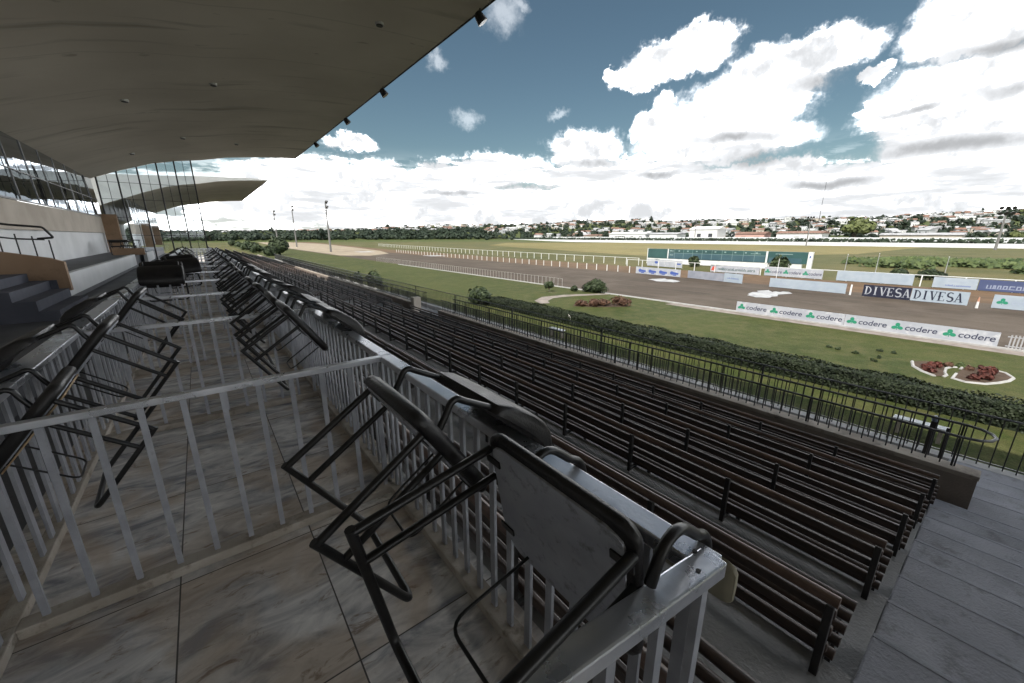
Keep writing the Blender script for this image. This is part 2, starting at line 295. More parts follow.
# ------------------------------------------------------------------ ground, track, lawns
def sheet(name, poly, z, mat, th=0):
    b = MB()
    if th: b.prism(poly, 'z', z-th, z)
    else: b.add([(x,y,z) for x,y in poly], [tuple(range(len(poly)))])
    return tag(b.build(name, mat), kind='structure')
b = MB(); b.add([(-2500,-2500,G),(3500,-2500,G),(3500,3500,G),(-2500,3500,G)], [(0,1,2,3)])
tag(b.build('ground', M['infield']), kind='structure')
sheet('lawn', [(12.65,-40),(28.1,-40),(28.1,260),(12.65,260)], G+.02, M['lawn'])
sheet('race_track', [(28.6,-80),(47,-80),(47,150),(50,230),(62,420),(40,420),(30,230),(28.6,150)], G+.03, M['dirt'])
sheet('sand_strip', [(47,-80),(57.6,-80),(57.6,150),(64,230),(80,420),(62,420),(50,230),(47,150)], G+.024, M['sand'])
sheet('sunlit_sand_patch', [(29.2,112),(35,106),(44,116),(50,140),(56,190),(66,300),(60,420),(40,420),(30.2,230)], G+.05, M['sunlitsand'])  # paler sheet painting in the sunlit far stretch of sand
sheet('dry_field', [(90,55),(150,30),(268,30),(268,190),(190,250),(130,190)], G+.02, M['dry'])
sheet('gravel_path', [(19.9,22.0),(20.4,23.3),(22.2,24.4),(24.6,24.2),(27.6,22.8),(28.2,21.9),(27.4,22.0),(24.6,23.2),(22.6,23.4),(21.2,22.6),(20.6,21.7)], G+.032, M['gravel'])
b = MB(); b.box(28.1,28.3,-40,70,G-.02,G+.10); tag(b.build('track_kerb', M['plaster']), kind='structure')
b = MB(); b.box(27.2,28.1,-40,16,G,G+.028); tag(b.build('gravel_verge', M['gravel']), kind='structure')

# hills beyond the track
def hillh(x, y):
    r = math.hypot(x, y); az = math.degrees(math.atan2(x, y))
    k = max(0, min(1, (az+10)/75)); k = .30 + .70*k*k*(3-2*k)
    t = max(0, min(1, (r-330)/620)); t = t*t*(3-2*t)
    return G - .5 + t*k*(34 + 9*mnoise.noise((x*.004, y*.004, 3)) + 4*mnoise.noise((x*.012, y*.012, 9)))
b = MB(); nr, na = 40, 90; V = []
for i in range(nr+1):
    r = 320 + (1700-320)*(i/nr)**1.4
    for j in range(na+1):
        a = rad(-30 + 140*j/na); x, y = r*math.sin(a), r*math.cos(a); V.append((x, y, hillh(x, y) - (1.5 if i == 0 else 0)))
F = [(i*(na+1)+j, i*(na+1)+j+1, (i+1)*(na+1)+j+1, (i+1)*(na+1)+j) for i in range(nr) for j in range(na)]
b.add(V, F); tag(b.build('hills', M['rough'], smooth=True), kind='structure')

# ------------------------------------------------------------------ stand: box floor, treads, stairs
b = MB(); b.box(-1.15, .965, -6, 48, -.6, FZ); tag(b.build('floor', M['marble']), kind='structure')
b = MB(); b.box(-1.75,-1.152,-6,48,-.6,FZ-.004); b.box(-2.6,-1.75,-6,48,-.6,.17); b.box(-8,-2.6,13.1,28,-.6,.72); b.box(-8,-2.6,28,48,-.6,.72)
b.box(-8,-2.6,-6,10.6,-.6,.17)
tag(b.build('walkway', M['walkway']), kind='structure')
b = MB()
for x0_, x1_, z_ in ((-2.45,-2.2,.35),(-2.72,-2.45,.53),(-3.0,-2.72,.71),(-8,-3.0,.88)): b.box(x0_, x1_, 10.6, 12.98, .0, z_)
b.box(-8,-2.605,12.98,13.1,.0,.72)
tag(b.build('side_steps', M['navystep']), kind='structure')
XF = [1.0 + 1.2*i for i in range(6)]; ZF = [-.26 - .31*i for i in range(6)]
prof = [(.967, -.6), (.967, ZF[0])]
for i in range(6):
    xr = XF[i] + .12
    if i == 0: prof[-1] = (.967, ZF[0])
    prof += [(xr, ZF[i])]
    nz = ZF[i+1] if i < 5 else -2.12
    prof += [(xr, nz)]
prof += [(8.2, -2.12), (8.2, -3.3), (.967, -3.3)]
b = MB(); b.prism(prof, 'y', .1, 88); tag(b.build('terrace', M['concrete']), kind='structure')
def stairprof(drop=.006):
    p = [(.97, -3.32), (.97, ZF[0]-drop)]; x = 1.12; z = ZF[0]-drop
    k = 0
    while x < 12.3:
        p.append((x, z)); z = max(z - .155 if x < 7.4 else z - .245, G+.03)
        p.append((x, z)); x += .6 if x < 7.4 else 1.05
    p += [(12.34, z), (12.34, -3.4)]
    return p
NOSE = pm('worn_step_edge', (.17,.174,.195), (.245,.25,.275), 2.5, .8, 0, .3, 50, .3, world=True, c3=(.16,.16,.17), s3=5, t3=.58)
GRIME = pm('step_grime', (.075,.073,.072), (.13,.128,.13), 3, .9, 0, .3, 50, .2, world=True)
b = MB(); b.prism(stairprof(), 'y', -7, .097)
tag(b.build('stairs', M['stairs'], bevel=.012), kind='structure')
b = MB(); P_ = stairprof()[1:]
for i in range(1, len(P_)-2):
    if abs(P_[i][0]-P_[i+1][0]) < 1e-6 and P_[i+1][1] < P_[i][1]:
        x, z = P_[i]; b.box(x-.03, x+.005, -7, .094, z-.03, z+.003)
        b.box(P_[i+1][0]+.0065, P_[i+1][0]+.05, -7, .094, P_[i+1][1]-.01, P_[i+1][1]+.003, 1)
tag(b.build('step_nosings', [NOSE, GRIME], bevel=.004), kind='structure')
b = MB(); p2 = []
for i in range(1,6):
    xr = XF[i]-1.2+.12
    b.box(xr, xr+.6, 16.7, 18.3, ZF[i]+.0, ZF[i]+.155)
tag(b.build('aisle_steps', M['stairs']), kind='structure')
b = MB(); b.box(8.45, 12.34, -.25, 88, G-.05, G+.015); tag(b.build('pavement', M['concrete']), kind='structure')

def retaining(y0, y1, lab):
    w = empty('retaining_wall', (8.2, y0, -2.12)); tag(w, lab, 'wall', 'low walls below the benches')
    L = y1-y0; b = MB(); b.box(0,.25,0,L,-1.2,.40); b.build('wall', M['wallface'], w)
    b = MB(); b.box(-.012,.27,-.012,L+.012,.402,.47); b.build('coping', M['wallcap'], w, bevel=.01)
    b = MB(); b.box(.252,.9,0,L,-1.2,.06); b.build('ledge', M['concrete'], w)
retaining(-.25, 16.1, 'low brown retaining wall with pale coping ending beside the blue-grey stairs')
retaining(18.6, 88, 'long low retaining wall with pale coping beyond the far aisle gap')

# ------------------------------------------------------------------ benches
def bench(row, y0, y1, detail, label, group):
    t = empty('slatted_bench', (XF[row], y0, ZF[row])); tag(t, label, 'bench', group)
    L = y1 - y0
    # backrest: rounded worn top rail and two slats on the posts' front face
    b = MB(); b.tube([(.0,-.03,.478),(.0,L+.03,.478)], .030, 8); b.build('top_rail', M['slat_rust'], t, smooth=True)
    b = MB()
    for z in (.372, .262, .152): b.bar((.042,-.025,z),(.042,L+.025,z), .032, .056)
    b.build('back_slats', M['slat'], t, bevel=.008)
    b = MB()
    for k in range(5): b.tube([(.125+.098*k,-.05,.058+.012*k),(.125+.098*k,L+.05,.058+.012*k)], .031, 8)
    b.build('seat', M['slat'], t, smooth=True)
    n = int(round(L)); st = L/n
    if detail:
        first = None
        for i in range(n+1):
            if first is None:
                b = MB(); b.bar((0,0,-.004),(0,0,.445), .036, .042); b.bar((.0,0,.02),(.55,0,.035), .03, .03); b.bar((.44,0,.02),(.40,0,-.306), .035, .035)
                first = p = b.build('post', M['bench_metal'], t, bevel=.004)
            else:
                p = first.copy(); C.objects.link(p); p.parent = t
            p.location = (0, i*st, 0)
    else:
        b = MB()
        for i in range(n+1):
            y = i*st; b.bar((0,y,-.004),(0,y,.452), .045, .05); b.bar((.0,y,.02),(.55,y,.035), .03, .03); b.bar((.44,y,.02),(.40,y,-.306), .035, .035)
        tag(b.build('post_row', M['bench_metal'], t), kind='stuff')
    return t
ordn = ['first','second','third','fourth','fifth','sixth']
for r in range(6):
    ye = .235 - .025*(XF[r]-2.2)
    for s, (a, e) in enumerate(((ye, 16.4),(18.6,33.0),(34.6,50.0),(51.6,67.0),(68.6,86.0))):
        where = 'ending at the blue-grey stairs' if s == 0 else ['', 'just past the aisle gap', 'second section past the gap', 'third section past the gap', 'farthest section'][s]
        bench(r, a, e, s < 2, 'dark slatted bench, %s row below the railing, %s' % (ordn[r], where), 'slatted benches stepping down to the track')

# ------------------------------------------------------------------ aluminium box railings
def cross_rail(y, label, near):
    t = empty('cross_railing', (-.93, y, 0)); tag(t, label, 'railing', 'railings dividing the boxes')
    b = MB(); b.bar((0,0,.872),(1.80,0,.872), .048, .034); b.build('top_rail', M['alu'], t, bevel=.004)
    b = MB(); b.box(-.0,1.76,-.045,.045,FZ,FZ+.055); b.build('kerb', M['kerbstone'], t, bevel=.006)
    n = 11; first = None
    for i in range(n):
        x = .06 + i*.162 + .03
        if first is None:
            b = MB(); b.bar((0,0,FZ+.05),(0,0,.857), .026, .014, up=(0,1,0)); first = p = b.build('baluster', M['alu_bar'], t)
        else:
            p = first.copy(); C.objects.link(p); p.parent = t
        p.location = (x, 0, 0)
    return t
YB = [2.47 + 2.2*i for i in range(15)]
for i, y in enumerate(YB):
    cross_rail(y, 'pale aluminium cross railing between boxes, number %d counting away from the camera' % (i+1) if i else 'pale aluminium cross railing closing the nearest box, spanning the foreground', i < 6)

def side_rail(y0, y1, label, near):
    """right-hand railing over the benches: broad cap rail, close flat balusters"""
    t = empty('front_railing', (.857, y0, 0)); tag(t, label, 'railing', 'railings along the front of the boxes')
    L = y1-y0
    b = MB(); b.box(-.038,.042,.0,L-.004,.846,.89); b.build('cap_rail', M['alu'], t, bevel=.006)
    b = MB(); b.box(-.06,.03,0,L,FZ,FZ+.055); b.build('kerb', M['kerbstone'], t, bevel=.006)
    n = int(round((L)/.122)); first = None
    for i in range(n):
        y = .05 + i*(L-.06)/(n-1) if n > 1 else .05
        if i == n-1: y = L-.05
        if first is None:
            b = MB(); b.bar((-.012,0,FZ+.05),(-.012,0,.848), .014, .034, up=(0,1,0)); first = p = b.build('baluster', M['alu_bar'], t)
        else:
            p = first.copy(); C.objects.link(p); p.parent = t
        p.location = (0, y, 0)
    return t
ys = [.305] + YB
for i in range(len(ys)-1):
    side_rail(ys[i], ys[i+1], ('broad-topped aluminium railing over the benches, nearest length with two chairs hooked on it' if i == 0 else 'aluminium railing over the benches, length number %d from the near corner' % (i+1)), i < 4)
# end railing from the near corner back behind the camera
t = empty('end_railing', (.852,.323,0)); tag(t, 'near aluminium end railing running off the bottom edge from the corner joint', 'railing')
ang = rad(180-6.4)
dx, dy = math.cos(ang), math.sin(ang)
b = MB(); b.bar((.034,-.004,.868),(1.9*dx,1.9*dy,.868), .066, .046); b.build('cap_rail', M['alu'], t, bevel=.006)
b = MB(); b.bar((.01,-.045,FZ+.02),(1.9*dx,1.9*dy-.045,FZ+.02), .09, .07); b.build('kerb', M['kerbstone'], t)
for i in range(13):
    s = .03 + i*.155; b = MB(); b.bar((s*dx,s*dy-.012,FZ+.05),(s*dx,s*dy-.012,.846), .03, .022, up=(0,1,0)); b.build('baluster', M['alu_bar'], t)
for (px, py) in ((-.0,.03),(-.05,-.005)):
    b = MB(); b.tube([(px,py,.890),(px,py,.8935)], .006, 10); b.build('screw', M['bench_metal'], t)

def left_rail(y0, y1, label):
    t = empty('rear_railing', (-.96, y0, 0)); tag(t, label, 'railing', 'railings along the back of the boxes')
    L = y1-y0
    b = MB(); b.box(-.07,.06,.16,L-.03,.85,.89); b.build('cap_rail', M['alu'], t, bevel=.006)
    b = MB(); b.box(-.05,.03,0,L,FZ,FZ+.055); b.build('kerb', M['kerbstone'], t, bevel=.006)
    first = None
    for i in range(12):
        y = .2 + i*(L-.3)/11
        if first is None:
            b = MB(); b.bar((0,0,FZ+.05),(0,0,.852), .016, .05, up=(0,1,0)); first = p = b.build('baluster', M['alu_bar'], t)
        else:
            p = first.copy(); C.objects.link(p); p.parent = t
        p.location = (0, y, 0)
for i in range(len(ys)-1):
    left_rail(ys[i] if i else .5, ys[i+1], 'aluminium railing with wide flat cap behind the boxes, length number %d from the camera' % (i+1))

# ------------------------------------------------------------------ chairs
W, LL, RR, BB = .46, .385, .44, .105; h = W/2
def orth(y, z):
    z = Vector(z).normalized(); y = Vector(y); y = (y - z*y.dot(z)).normalized(); return (y.cross(z), y, z)
HC = orth((.187,.027,-.982),(.982,.006,.187)); HS = (1.15,1.03,1.15); HL = (.626,.648,.995)
def make_chair(hooked=False):
    t = empty('tubular_chair')
    for s in (-1, 1):
        b = MB(); b.tube([(s*h,0,.0),(s*h,0,-LL)], .0125, 10); b.build('leg', M['black_tube'], t, smooth=True)
        b = MB(); b.tube([(s*h,BB,.0),(s*h,BB,-LL+.004)], .0115, 10); b.build('leg', M['black_tube'], t, smooth=True)
    b = MB(); b.tube(bend([(-h,-.012,-LL),(-h,RR,-LL),(h,RR,-LL),(h,-.012,-LL)], .05), .0128, 10); b.build('floor_runner', M['black_tube'], t, smooth=True)
    # seat cushion with rounded corners
    def rr(x, y0, y1, r, rf):
        return (arc(x-rf, y1-rf, rf, 0, 90, 5) + arc(-x+rf, y1-rf, rf, 90, 180, 5) + arc(-x+r, y0+r, r, 180, 270, 5) + arc(x-r, y0+r, r, 270, 360, 5))
    b = MB(); tk_ = 1.0 if hooked else 1.45
    levels = [(.226,-.050,.398,.0),(.236,-.060,.408,.006),(.239,-.063,.411,.016),(.234,-.058,.406,.028),(.215,-.040,.388,.036)]
    ring = [[(px,py,z) for px,py in rr(x,y0,y1,.05,.085)] for x,y0,y1,z in [(a_,b_,c_,d_*tk_) for a_,b_,c_,d_ in levels]]; n = len(ring[0]); V = [p for rg in ring for p in rg]
    F = [(i*n+j, i*n+(j+1)%n, (i+1)*n+(j+1)%n, (i+1)*n+j) for i in range(4) for j in range(n)] + [tuple(reversed(range(n))), tuple(4*n+j for j in range(n))]
    b.add(V, F); seat = b.build('seat', M['vinyl'], t, smooth=True)
    b = MB(); pl = []
    q = rr(.214,-.036,.384,.045,.08)
    for (px, py) in q:
        w = 1 + .012*math.sin(px*70+py*53); pl.append((px*w, .175+(py-.175)*w))
    b.prism(pl, 'z', -.006, .001); b.build('seat_underside', M['underside'], t)
    for (x, y) in ((h-.02,.03),(-h+.02,.03),(h-.03,.30),(-h+.03,.30)):
        b = MB(); b.box(x-.028,x+.028,y-.012,y+.012,-.011,-.0065); b.build('seat_bracket', M['black_tube'], t)
    # back: two bent tubes and a padded bar
    prof = [(.075,.0),(.070,.03),(.045,.09),(.02,.135),(.025,.158),(.055,.172),(.12,.208),(.19,.247),(.30,.290),(.40,.318)]
    if hooked:
        mi = (Matrix(((HC[0][0],HC[1][0],HC[2][0],HL[0]),(HC[0][1],HC[1][1],HC[2][1],HL[1]),(HC[0][2],HC[1][2],HC[2][2],HL[2]),(0,0,0,1))) @ Matrix.Diagonal((*HS,1))).inverted()
        for Y, lead in ((.362,(.672,.362,.90)),(.80,(.672,.80,.90))):
            wp_ = [lead,(.69,Y,.945),(.71,Y,.978),(.745,Y,.998),(.785,Y,.992),(.83,Y,.958),(.868,Y,.925),(.91,Y,.908),(.935,Y,.87),(.945,Y,.82),(.95,Y,.72)]
            b = MB(); b.tube(bend([mi @ Vector(p) for p in wp_], .02, 2), .0125, 10); b.build('back_tube', M['black_tube'], t, smooth=True)
        b = MB(); out = [(.945,.825),(.955,.835),(.966,.825),(.972,.78),(.970,.73),(.962,.70),(.948,.71)]; ysx = [(.285,.7),(.293,.9),(.31,1),(.83,1),(.85,.9),(.86,.7)]; k = len(out)
        V = [mi @ Vector((.96+(x-.96)*q, y, .76+(z-.76)*q)) for y,q in ysx for x,z in out]
        b.add(V, [(i*k+j, i*k+(j+1)%k, (i+1)*k+(j+1)%k, (i+1)*k+j) for i in range(len(ysx)-1) for j in range(k)] + [tuple(range(k)), tuple(reversed([(len(ysx)-1)*k+j for j in range(k)]))])
        b.build('back_pad', pm('olive_beige_pad', (.16,.145,.10), (.22,.20,.14), 8, .6), t, smooth=True)
    else:
        for s in (-1, 1):
            b = MB(); b.tube(bend([(s*.19,y,z) for y,z in prof], .02, 2), .012, 10); b.build('back_tube', M['black_tube'], t, smooth=True)
    sp = [(.15,.230,.016),(.205,.262,.028),(.30,.298,.034),(.38,.320,.035),(.45,.326,.030),(.515,.308,.018)]
    b = MB()
    # cross-section: closed outline in (y,z), swept along x with pinched ends
    up = [(y - th*.30, z + th) for y,z,th in sp]; dn = [(y + th*.30, z - th) for y,z,th in reversed(sp)]
    out = up + dn; k = len(out); cy = sum(p[0] for p in out)/k; cz = sum(p[1] for p in out)/k
    xs = [(-.240,.80),(-.232,.92),(-.21,.985),(-.1,1.0),(.1,1.0),(.21,.985),(.232,.92),(.240,.80)]
    V = [(x, cy+(y-cy)*s, cz+(z-cz)*s) for x,s in xs for y,z in out]
    F = [(i*k+j, i*k+(j+1)%k, (i+1)*k+(j+1)%k, (i+1)*k+j) for i in range(len(xs)-1) for j in range(k)] + [tuple(range(k)), tuple(reversed([(len(xs)-1)*k+j for j in range(k)]))]
    b.add(V, F)
    if not hooked: b.build('back_pad', M['vinyl'], t, smooth=True)
    # thin wire book loop under the seat
    b = MB(); b.tube(bend([(ROD[0],ROD[2],-.004),(ROD[0],ROD[3],-.27),(ROD[1],ROD[3],-.27),(ROD[1],ROD[2],-.004)], .05, 5), .005, 8); b.build('wire_loop', M['black_tube'], t, smooth=True)
    return t
ROD = (-.12, .12, .36, .36)
chair0 = make_chair()
def place(o, cols, loc):
    m = Matrix(((cols[0][0],cols[1][0],cols[2][0],loc[0]),(cols[0][1],cols[1][1],cols[2][1],loc[1]),(cols[0][2],cols[1][2],cols[2][2],loc[2]),(0,0,0,1)))
    o.location = m.to_translation(); o.rotation_euler = m.to_3x3().normalized().to_euler()
used = [False]
def chair(cols, loc, label, group='black chairs hooked over the box railings'):
    o = chair0 if not used[0] else copy_tree(chair0); used[0] = True
    place(o, cols, loc); tag(o, label, 'chair', group); return o
def right_chair(y, label, dt=0, dx=0, tilt=0, dz=0):
    a = rad(55.8 + tilt); yy = (math.cos(a), dt, -math.sin(a)); zz = (math.sin(a), -dt*.6, math.cos(a))
    return chair(orth(yy, zz), (.437+dx, y, 1.072+dz), label)
def left_chair(y, label, dt=0, dx=0, tilt=0, dz=0):
    a = rad(52 + tilt); yy = (-math.cos(a), dt, -math.sin(a)); zz = (-math.sin(a), dt*.6, math.cos(a))
    return chair(orth(yy, zz), (-.55+dx, y, 1.062+dz), label)
hookchair = make_chair(True)
# nearest chair, hung steeper and turned, its grey seat underside to the camera
place(hookchair, HC, HL); hookchair.scale = HS; tag(hookchair, 'nearest black chair, hooked at the railing corner, grey seat underside facing us', 'chair', 'black chairs hooked over the box railings')
right_chair(1.232, 'black chair hooked over the front railing of the nearest box, second from the corner')
right_chair(3.53, 'black chair hooked over the front railing of the second box, nearer of its two', dx=.005)
right_chair(4.18, 'black chair hooked over the front railing of the second box, farther of its two', dt=.04)
nm = ['third','fourth','fifth','sixth','seventh','eighth','ninth','tenth','eleventh','twelfth','thirteenth','fourteenth']
for i in range(9):
    y = YB[i+1]
    right_chair(y+.62+R.uniform(-.06,.06), ('black chair hooked over the front railing of the %s box, nearer of its two' if i < 2 else 'black chair hooked alone over the front railing of the %s box') % nm[i], R.uniform(-.06,.06), R.uniform(-.01,.01), R.uniform(-4,4))
    if i < 2: right_chair(y+1.45+R.uniform(-.1,.1), 'black chair hooked over the front railing of the %s box, farther of its two' % nm[i], R.uniform(-.06,.06), R.uniform(-.01,.01), R.uniform(-4,4))
lc = left_chair(2.82, 'black chair with tan plywood under its seat, hooked over the rear railing at left', -.05, -.10, -1, -.145)
b = MB(); b.prism([(-.2,-.03),(.2,-.03),(.2,.37),(-.2,.37)], 'z', -.018, -.0115); b.build('plywood_board', M['ply'], lc)
left_chair(3.60, 'black chair hooked over the rear railing of the second box, farther of its two')
left_chair(5.45, 'black chair hooked over the rear railing of the third box', .03)
c1 = chair(orth((.0,.56,-.83),(.0,-.83,.56)), (-.60,9.07+.46,1.14), 'black chair hooked over a cross railing, dark seat facing us, nearer of two'); c1.scale = (1.25,1.1,1.1)
c2 = chair(orth((.0,.56,-.83),(.05,-.83,.56)), (-.42,11.27+.46,1.16), 'black chair hooked over a cross railing, dark seat facing us, farther of two'); c2.scale = (1.25,1.1,1.1)
for k, y in enumerate((13.2,17.6,22.0,26.5)):
    left_chair(y, 'black chair hooked over the rear railing far along the boxes, number %d of four' % (k+1), R.uniform(-.05,.05))

# ------------------------------------------------------------------ grandstand building (roof, glazing, back wall)
UP = [(-8.2,3.1),(-6.5,4.02),(-5.4,4.50),(-4.35,4.90),(-3.0,5.45),(-1.56,5.96),(-.3,6.24),(.92,6.42),(2.34,6.73),(3.7,6.90),(5.1,7.03),(6.5,7.12)]
TOP = [(6.5,7.22),(4.5,7.25),(1.0,7.1),(-2,6.9),(-8.2,6.6)]
def grandstand(y0, y1, label, ye_glass, m0):
    t = empty('grandstand', (0,0,0)); tag(t, label, 'grandstand', 'grandstand roofs')
    b = MB(); n = len(UP); V = [(x,y0,z) for x,z in UP] + [(x,y1,z) for x,z in UP]
    b.add(V, [(i, i+1, n+i+1, n+i) for i in range(n-1)]); 
    soff = b.build('soffit', M['soffit'], t, smooth=True)
    b = MB(); pl = [(x,z+.004) for x,z in UP] + TOP; b.prism(pl, 'y', y0, y1); b.build('roof', M['roofside'], t)
    b = MB(); b.box(6.502,6.54,y0-.02,y1+.02,7.105,7.225); b.build('roof_edge', M['frame_dark'], t)
    # back wall band under the windows
    b = MB(); b.box(-4.6,-4.36,y0,y1,.72,1.85); b.build('wall', M['white_dull'], t)
    b = MB(); b.box(-4.6,-4.26,y0,y1,1.852,2.72); b.build('parapet_band', M['cream'], t)
    b = MB(); b.box(-8.2,-8.0,y0,y1,-3.3,3.2); b.build('rear_blocking_wall', M['white_dull'], t)  # wall added at the back to block sky light and sun
    # window band, leaning slightly outwards at the foot
    k0, zt, zb = -4.34, 4.86, 2.74
    nwin = int((y1-y0)/1.95); st = (y1-y0)/nwin
    for i in range(nwin):
        a, e = y0+i*st, y0+(i+1)*st
        if e < m0: continue
        fr = MB(); 
        for (p, q) in (((-4.27,a,zb),(-4.36,a,zt)),): fr.bar(p, q, .022, .03, up=(0,1,0))
        fr.bar((-4.315,a,3.72),(-4.315,e,3.72), .03, .03); fr.bar((-4.272,a,zb+.02),(-4.272,e,zb+.02), .05, .05)
        f = fr.build('window', M['grey_tile'], t)
        pn = MB(); j1, j2 = R.uniform(-.008,.008), R.uniform(-.008,.008)
        pn.add([(-4.285,a,zb),(-4.285+j1,e,zb),(-4.375+j2,e,zt),(-4.375,a,zt)], [(0,1,2,3)]); pn.build('pane', M['mirror'], f, fixn=False)
    # glass end screen across the terrace
    if ye_glass:
        b = MB(); xs = [-4.12,-3.2,-2.25,-1.32,-.45,.40]
        def cz(x):
            for (xa,za),(xb,zb2) in zip(UP, UP[1:]):
                if xa <= x <= xb: return za+(zb2-za)*(x-xa)/(xb-xa)
        for i, x in enumerate(xs):
            b = MB(); b.bar((x,ye_glass,.05 if x > -2.6 else .74),(x,ye_glass,cz(x)-.01), .075, .09, up=(0,1,0)); mu = b.build('screen_mullion', M['frame_dark'], t)
            if i < 5:
                x2 = xs[i+1]; xm = (x+x2)/2; g = MB()
                g.add([(x+.04,ye_glass,.75),(x2-.04,ye_glass,.75),(x2-.04,ye_glass,cz(x2)-.03),(x+.04,ye_glass,cz(x)-.03)], [(0,1,2,3)]); g.build('screen_pane', M['clear'], mu, fixn=False)
                g = MB(); g.bar((xm,ye_glass+.001,.76),(xm,ye_glass+.001,cz(xm)-.02), .025, .03, up=(0,1,0))
                for z in (1.7,2.75,3.8,4.75):
                    if z < cz(x)-.1: g.bar((x+.04,ye_glass-.004,z),(x2-.04,ye_glass-.004,z), .03, .022)
                g.build('glazing_bar', M['frame_dark'], mu)
    for yy in ([y1-.45] if m0 < 40 else [y0+6, y0+18]):
        b = MB(); b.box(-4.28,-3.62,yy-.2,yy+.2,.6,2.9); b.build('pillar', M['tan'], t)
    return t
grandstand(-16, 34.2, 'nearer grandstand with sweeping concrete canopy overhead and mirrored windows', 34.0, 5)
grandstand(49, 79, 'farther grandstand with pointed concrete canopy beyond the glass screen', None, 49)

for i, y in enumerate((9.54, 16.17, 20.94, 27.15)):
    t = empty('floodlight', (6.42, y, 7.10)); tag(t, 'small black floodlight under the canopy edge, %s from the camera' % ['nearest','second','third','farthest'][i], 'floodlight', 'floodlights along the canopy edge')
    b = MB(); b.tube([(0,0,.0),(0,0,-.14)], .018, 8); b.build('bracket', M['fence'], t)
    b = MB(); d = Vector((.55,-.25,-.8)).normalized(); c = Vector((0,0,-.20))
    b.tube([c-d*.13, c-d*.10, c+d*.02, c+d*.12], [.07,.10,.125,.14], 14); b.build('lamp_housing', M['fence'], t, smooth=True)
    b = MB(); b.tube([c+d*.1205, c+d*.124], [.12,.118], 14); b.build('lens', M['dark_window'], t)

def soffit_z(x):
    for (xa,za),(xb,zb_) in zip(UP, UP[1:]):
        if xa <= x <= xb: return za+(zb_-za)*(x-xa)/(xb-xa)
for i, (x, y) in enumerate(((4.6,11.5),(1.2,17.5),(-1.2,19.5),(.2,26.5),(2.6,29.0),(-2.0,29.5))):
    z = soffit_z(x); t = empty('ceiling_fitting', (x,y,z)); tag(t, 'small round dark fitting on the canopy underside, number %d from the camera' % (i+1), 'ceiling light', 'fittings under the canopy')
    b = MB(); b.tube([(0,0,.03),(0,0,-.05)], .11, 12); b.build('housing', M['roofside'], t); b = MB(); b.tube([(0,0,-.051),(0,0,-.07)], .085, 12); b.build('lens', M['frame_dark'], t)
# ------------------------------------------------------------------ things on the left side
t = empty('parapet_wall', (-2.42,13.0,0)); tag(t, 'tan sloping stair parapet carrying a black handrail beside the blue steps', 'wall', 'tan stair parapets')
b = MB(); b.prism([(0,.48),(0,1.10),(-.20,1.19),(-.85,1.34),(-1.95,1.56),(-1.95,.48)], 'y', 0, .16); b.build('wall', M['tan'], t)
t2 = empty('handrail', (-2.42,13.08,1.1)); tag(t2, 'black metal handrail on the tan stair parapet', 'handrail')
b = MB(); b.tube(bend([(-1.95,0,1.0),(-.62,0,.78),(-.18,0,.74),(-.06,0,.52),(-.3,0,.50)], .04, 3), .022, 8); b.build('rail', M['fence'], t2, smooth=True)
b = MB(); b.tube([(-1.9,0,.72),(-.62,0,.50),(-.2,0,.48)], .016, 8); b.build('mid_rail', M['fence'], t2, smooth=True)
for i in range(8):
    x = -.14-.23*i; zb = .06 - x*.2 if x < -.2 else .05; b = MB(); b.tube([(x,0,zb),(x,0,zb+.42)], .013, 6); b.build('baluster', M['fence'], t2)
t = empty('parapet_wall', (-2.75,9.9,0)); tag(t, 'short tan parapet with a white end at the left edge, nearer than the handrail', 'wall', 'tan stair parapets')
b = MB(); b.prism([(0,.80),(0,1.10),(-1.6,1.5),(-1.6,.80)], 'y', 0, .16); b.box(-1.6,-.3,.01,.15,.172,.80); b.build('wall', M['tan'], t)
b = MB(); b.box(.002,.06,-.01,.17,.80,1.14); b.build('end_cap', M['white_dull'], t)
for (y0, y1, x1, lab) in ((13.2,26.6,-2.55,'long low white parapet edging the raised platform'),(29.0,33.2,-2.3,'short low white parapet edging the far platform')):
    b = MB(); b.box(x1-.14,x1,y0,y1,.302,.80); tag(b.build('platform_parapet', M['white_dull']), lab, 'wall', 'white platform parapets')
b = MB(); b.box(-3.5,-2.3,28.2,28.36,.722,1.06); tag(b.build('parapet_wall', M['tan']), 'low tan cross wall on the platform before the glass screen', 'wall')
def table(x, y, lab):
    t = empty('table', (x,y,.72)); tag(t, lab, 'table', 'dark tables on the platform')
    b = MB(); b.box(-.38,.38,-.38,.38,.70,.74); b.build('tabletop', M['vinyl'], t, bevel=.01)
    for sx in (-1,1):
        for sy in (-1,1): b = MB(); b.tube([(sx*.32,sy*.32,.70),(sx*.34,sy*.34,0)], .016, 6); b.build('leg', M['fence'], t)
table(-3.3,29.3,'square dark table on the far platform, nearer of two'); table(-3.0,31.2,'square dark table on the far platform, farther of two')
def standing_chair(x, y, rz, lab):
    o = copy_tree(chair0); o.location = (x,y,.72+LL+.014); o.rotation_euler = (0,0,rz); tag(o, lab, 'chair', 'chairs standing on the far platform')
standing_chair(-3.35,28.6,.2,'black chair standing on the far platform before the nearer table'); standing_chair(-2.75,29.9,1.6,'black chair standing on the far platform beside the nearer table'); standing_chair(-3.2,30.5,3.3,'black chair standing between the two platform tables')

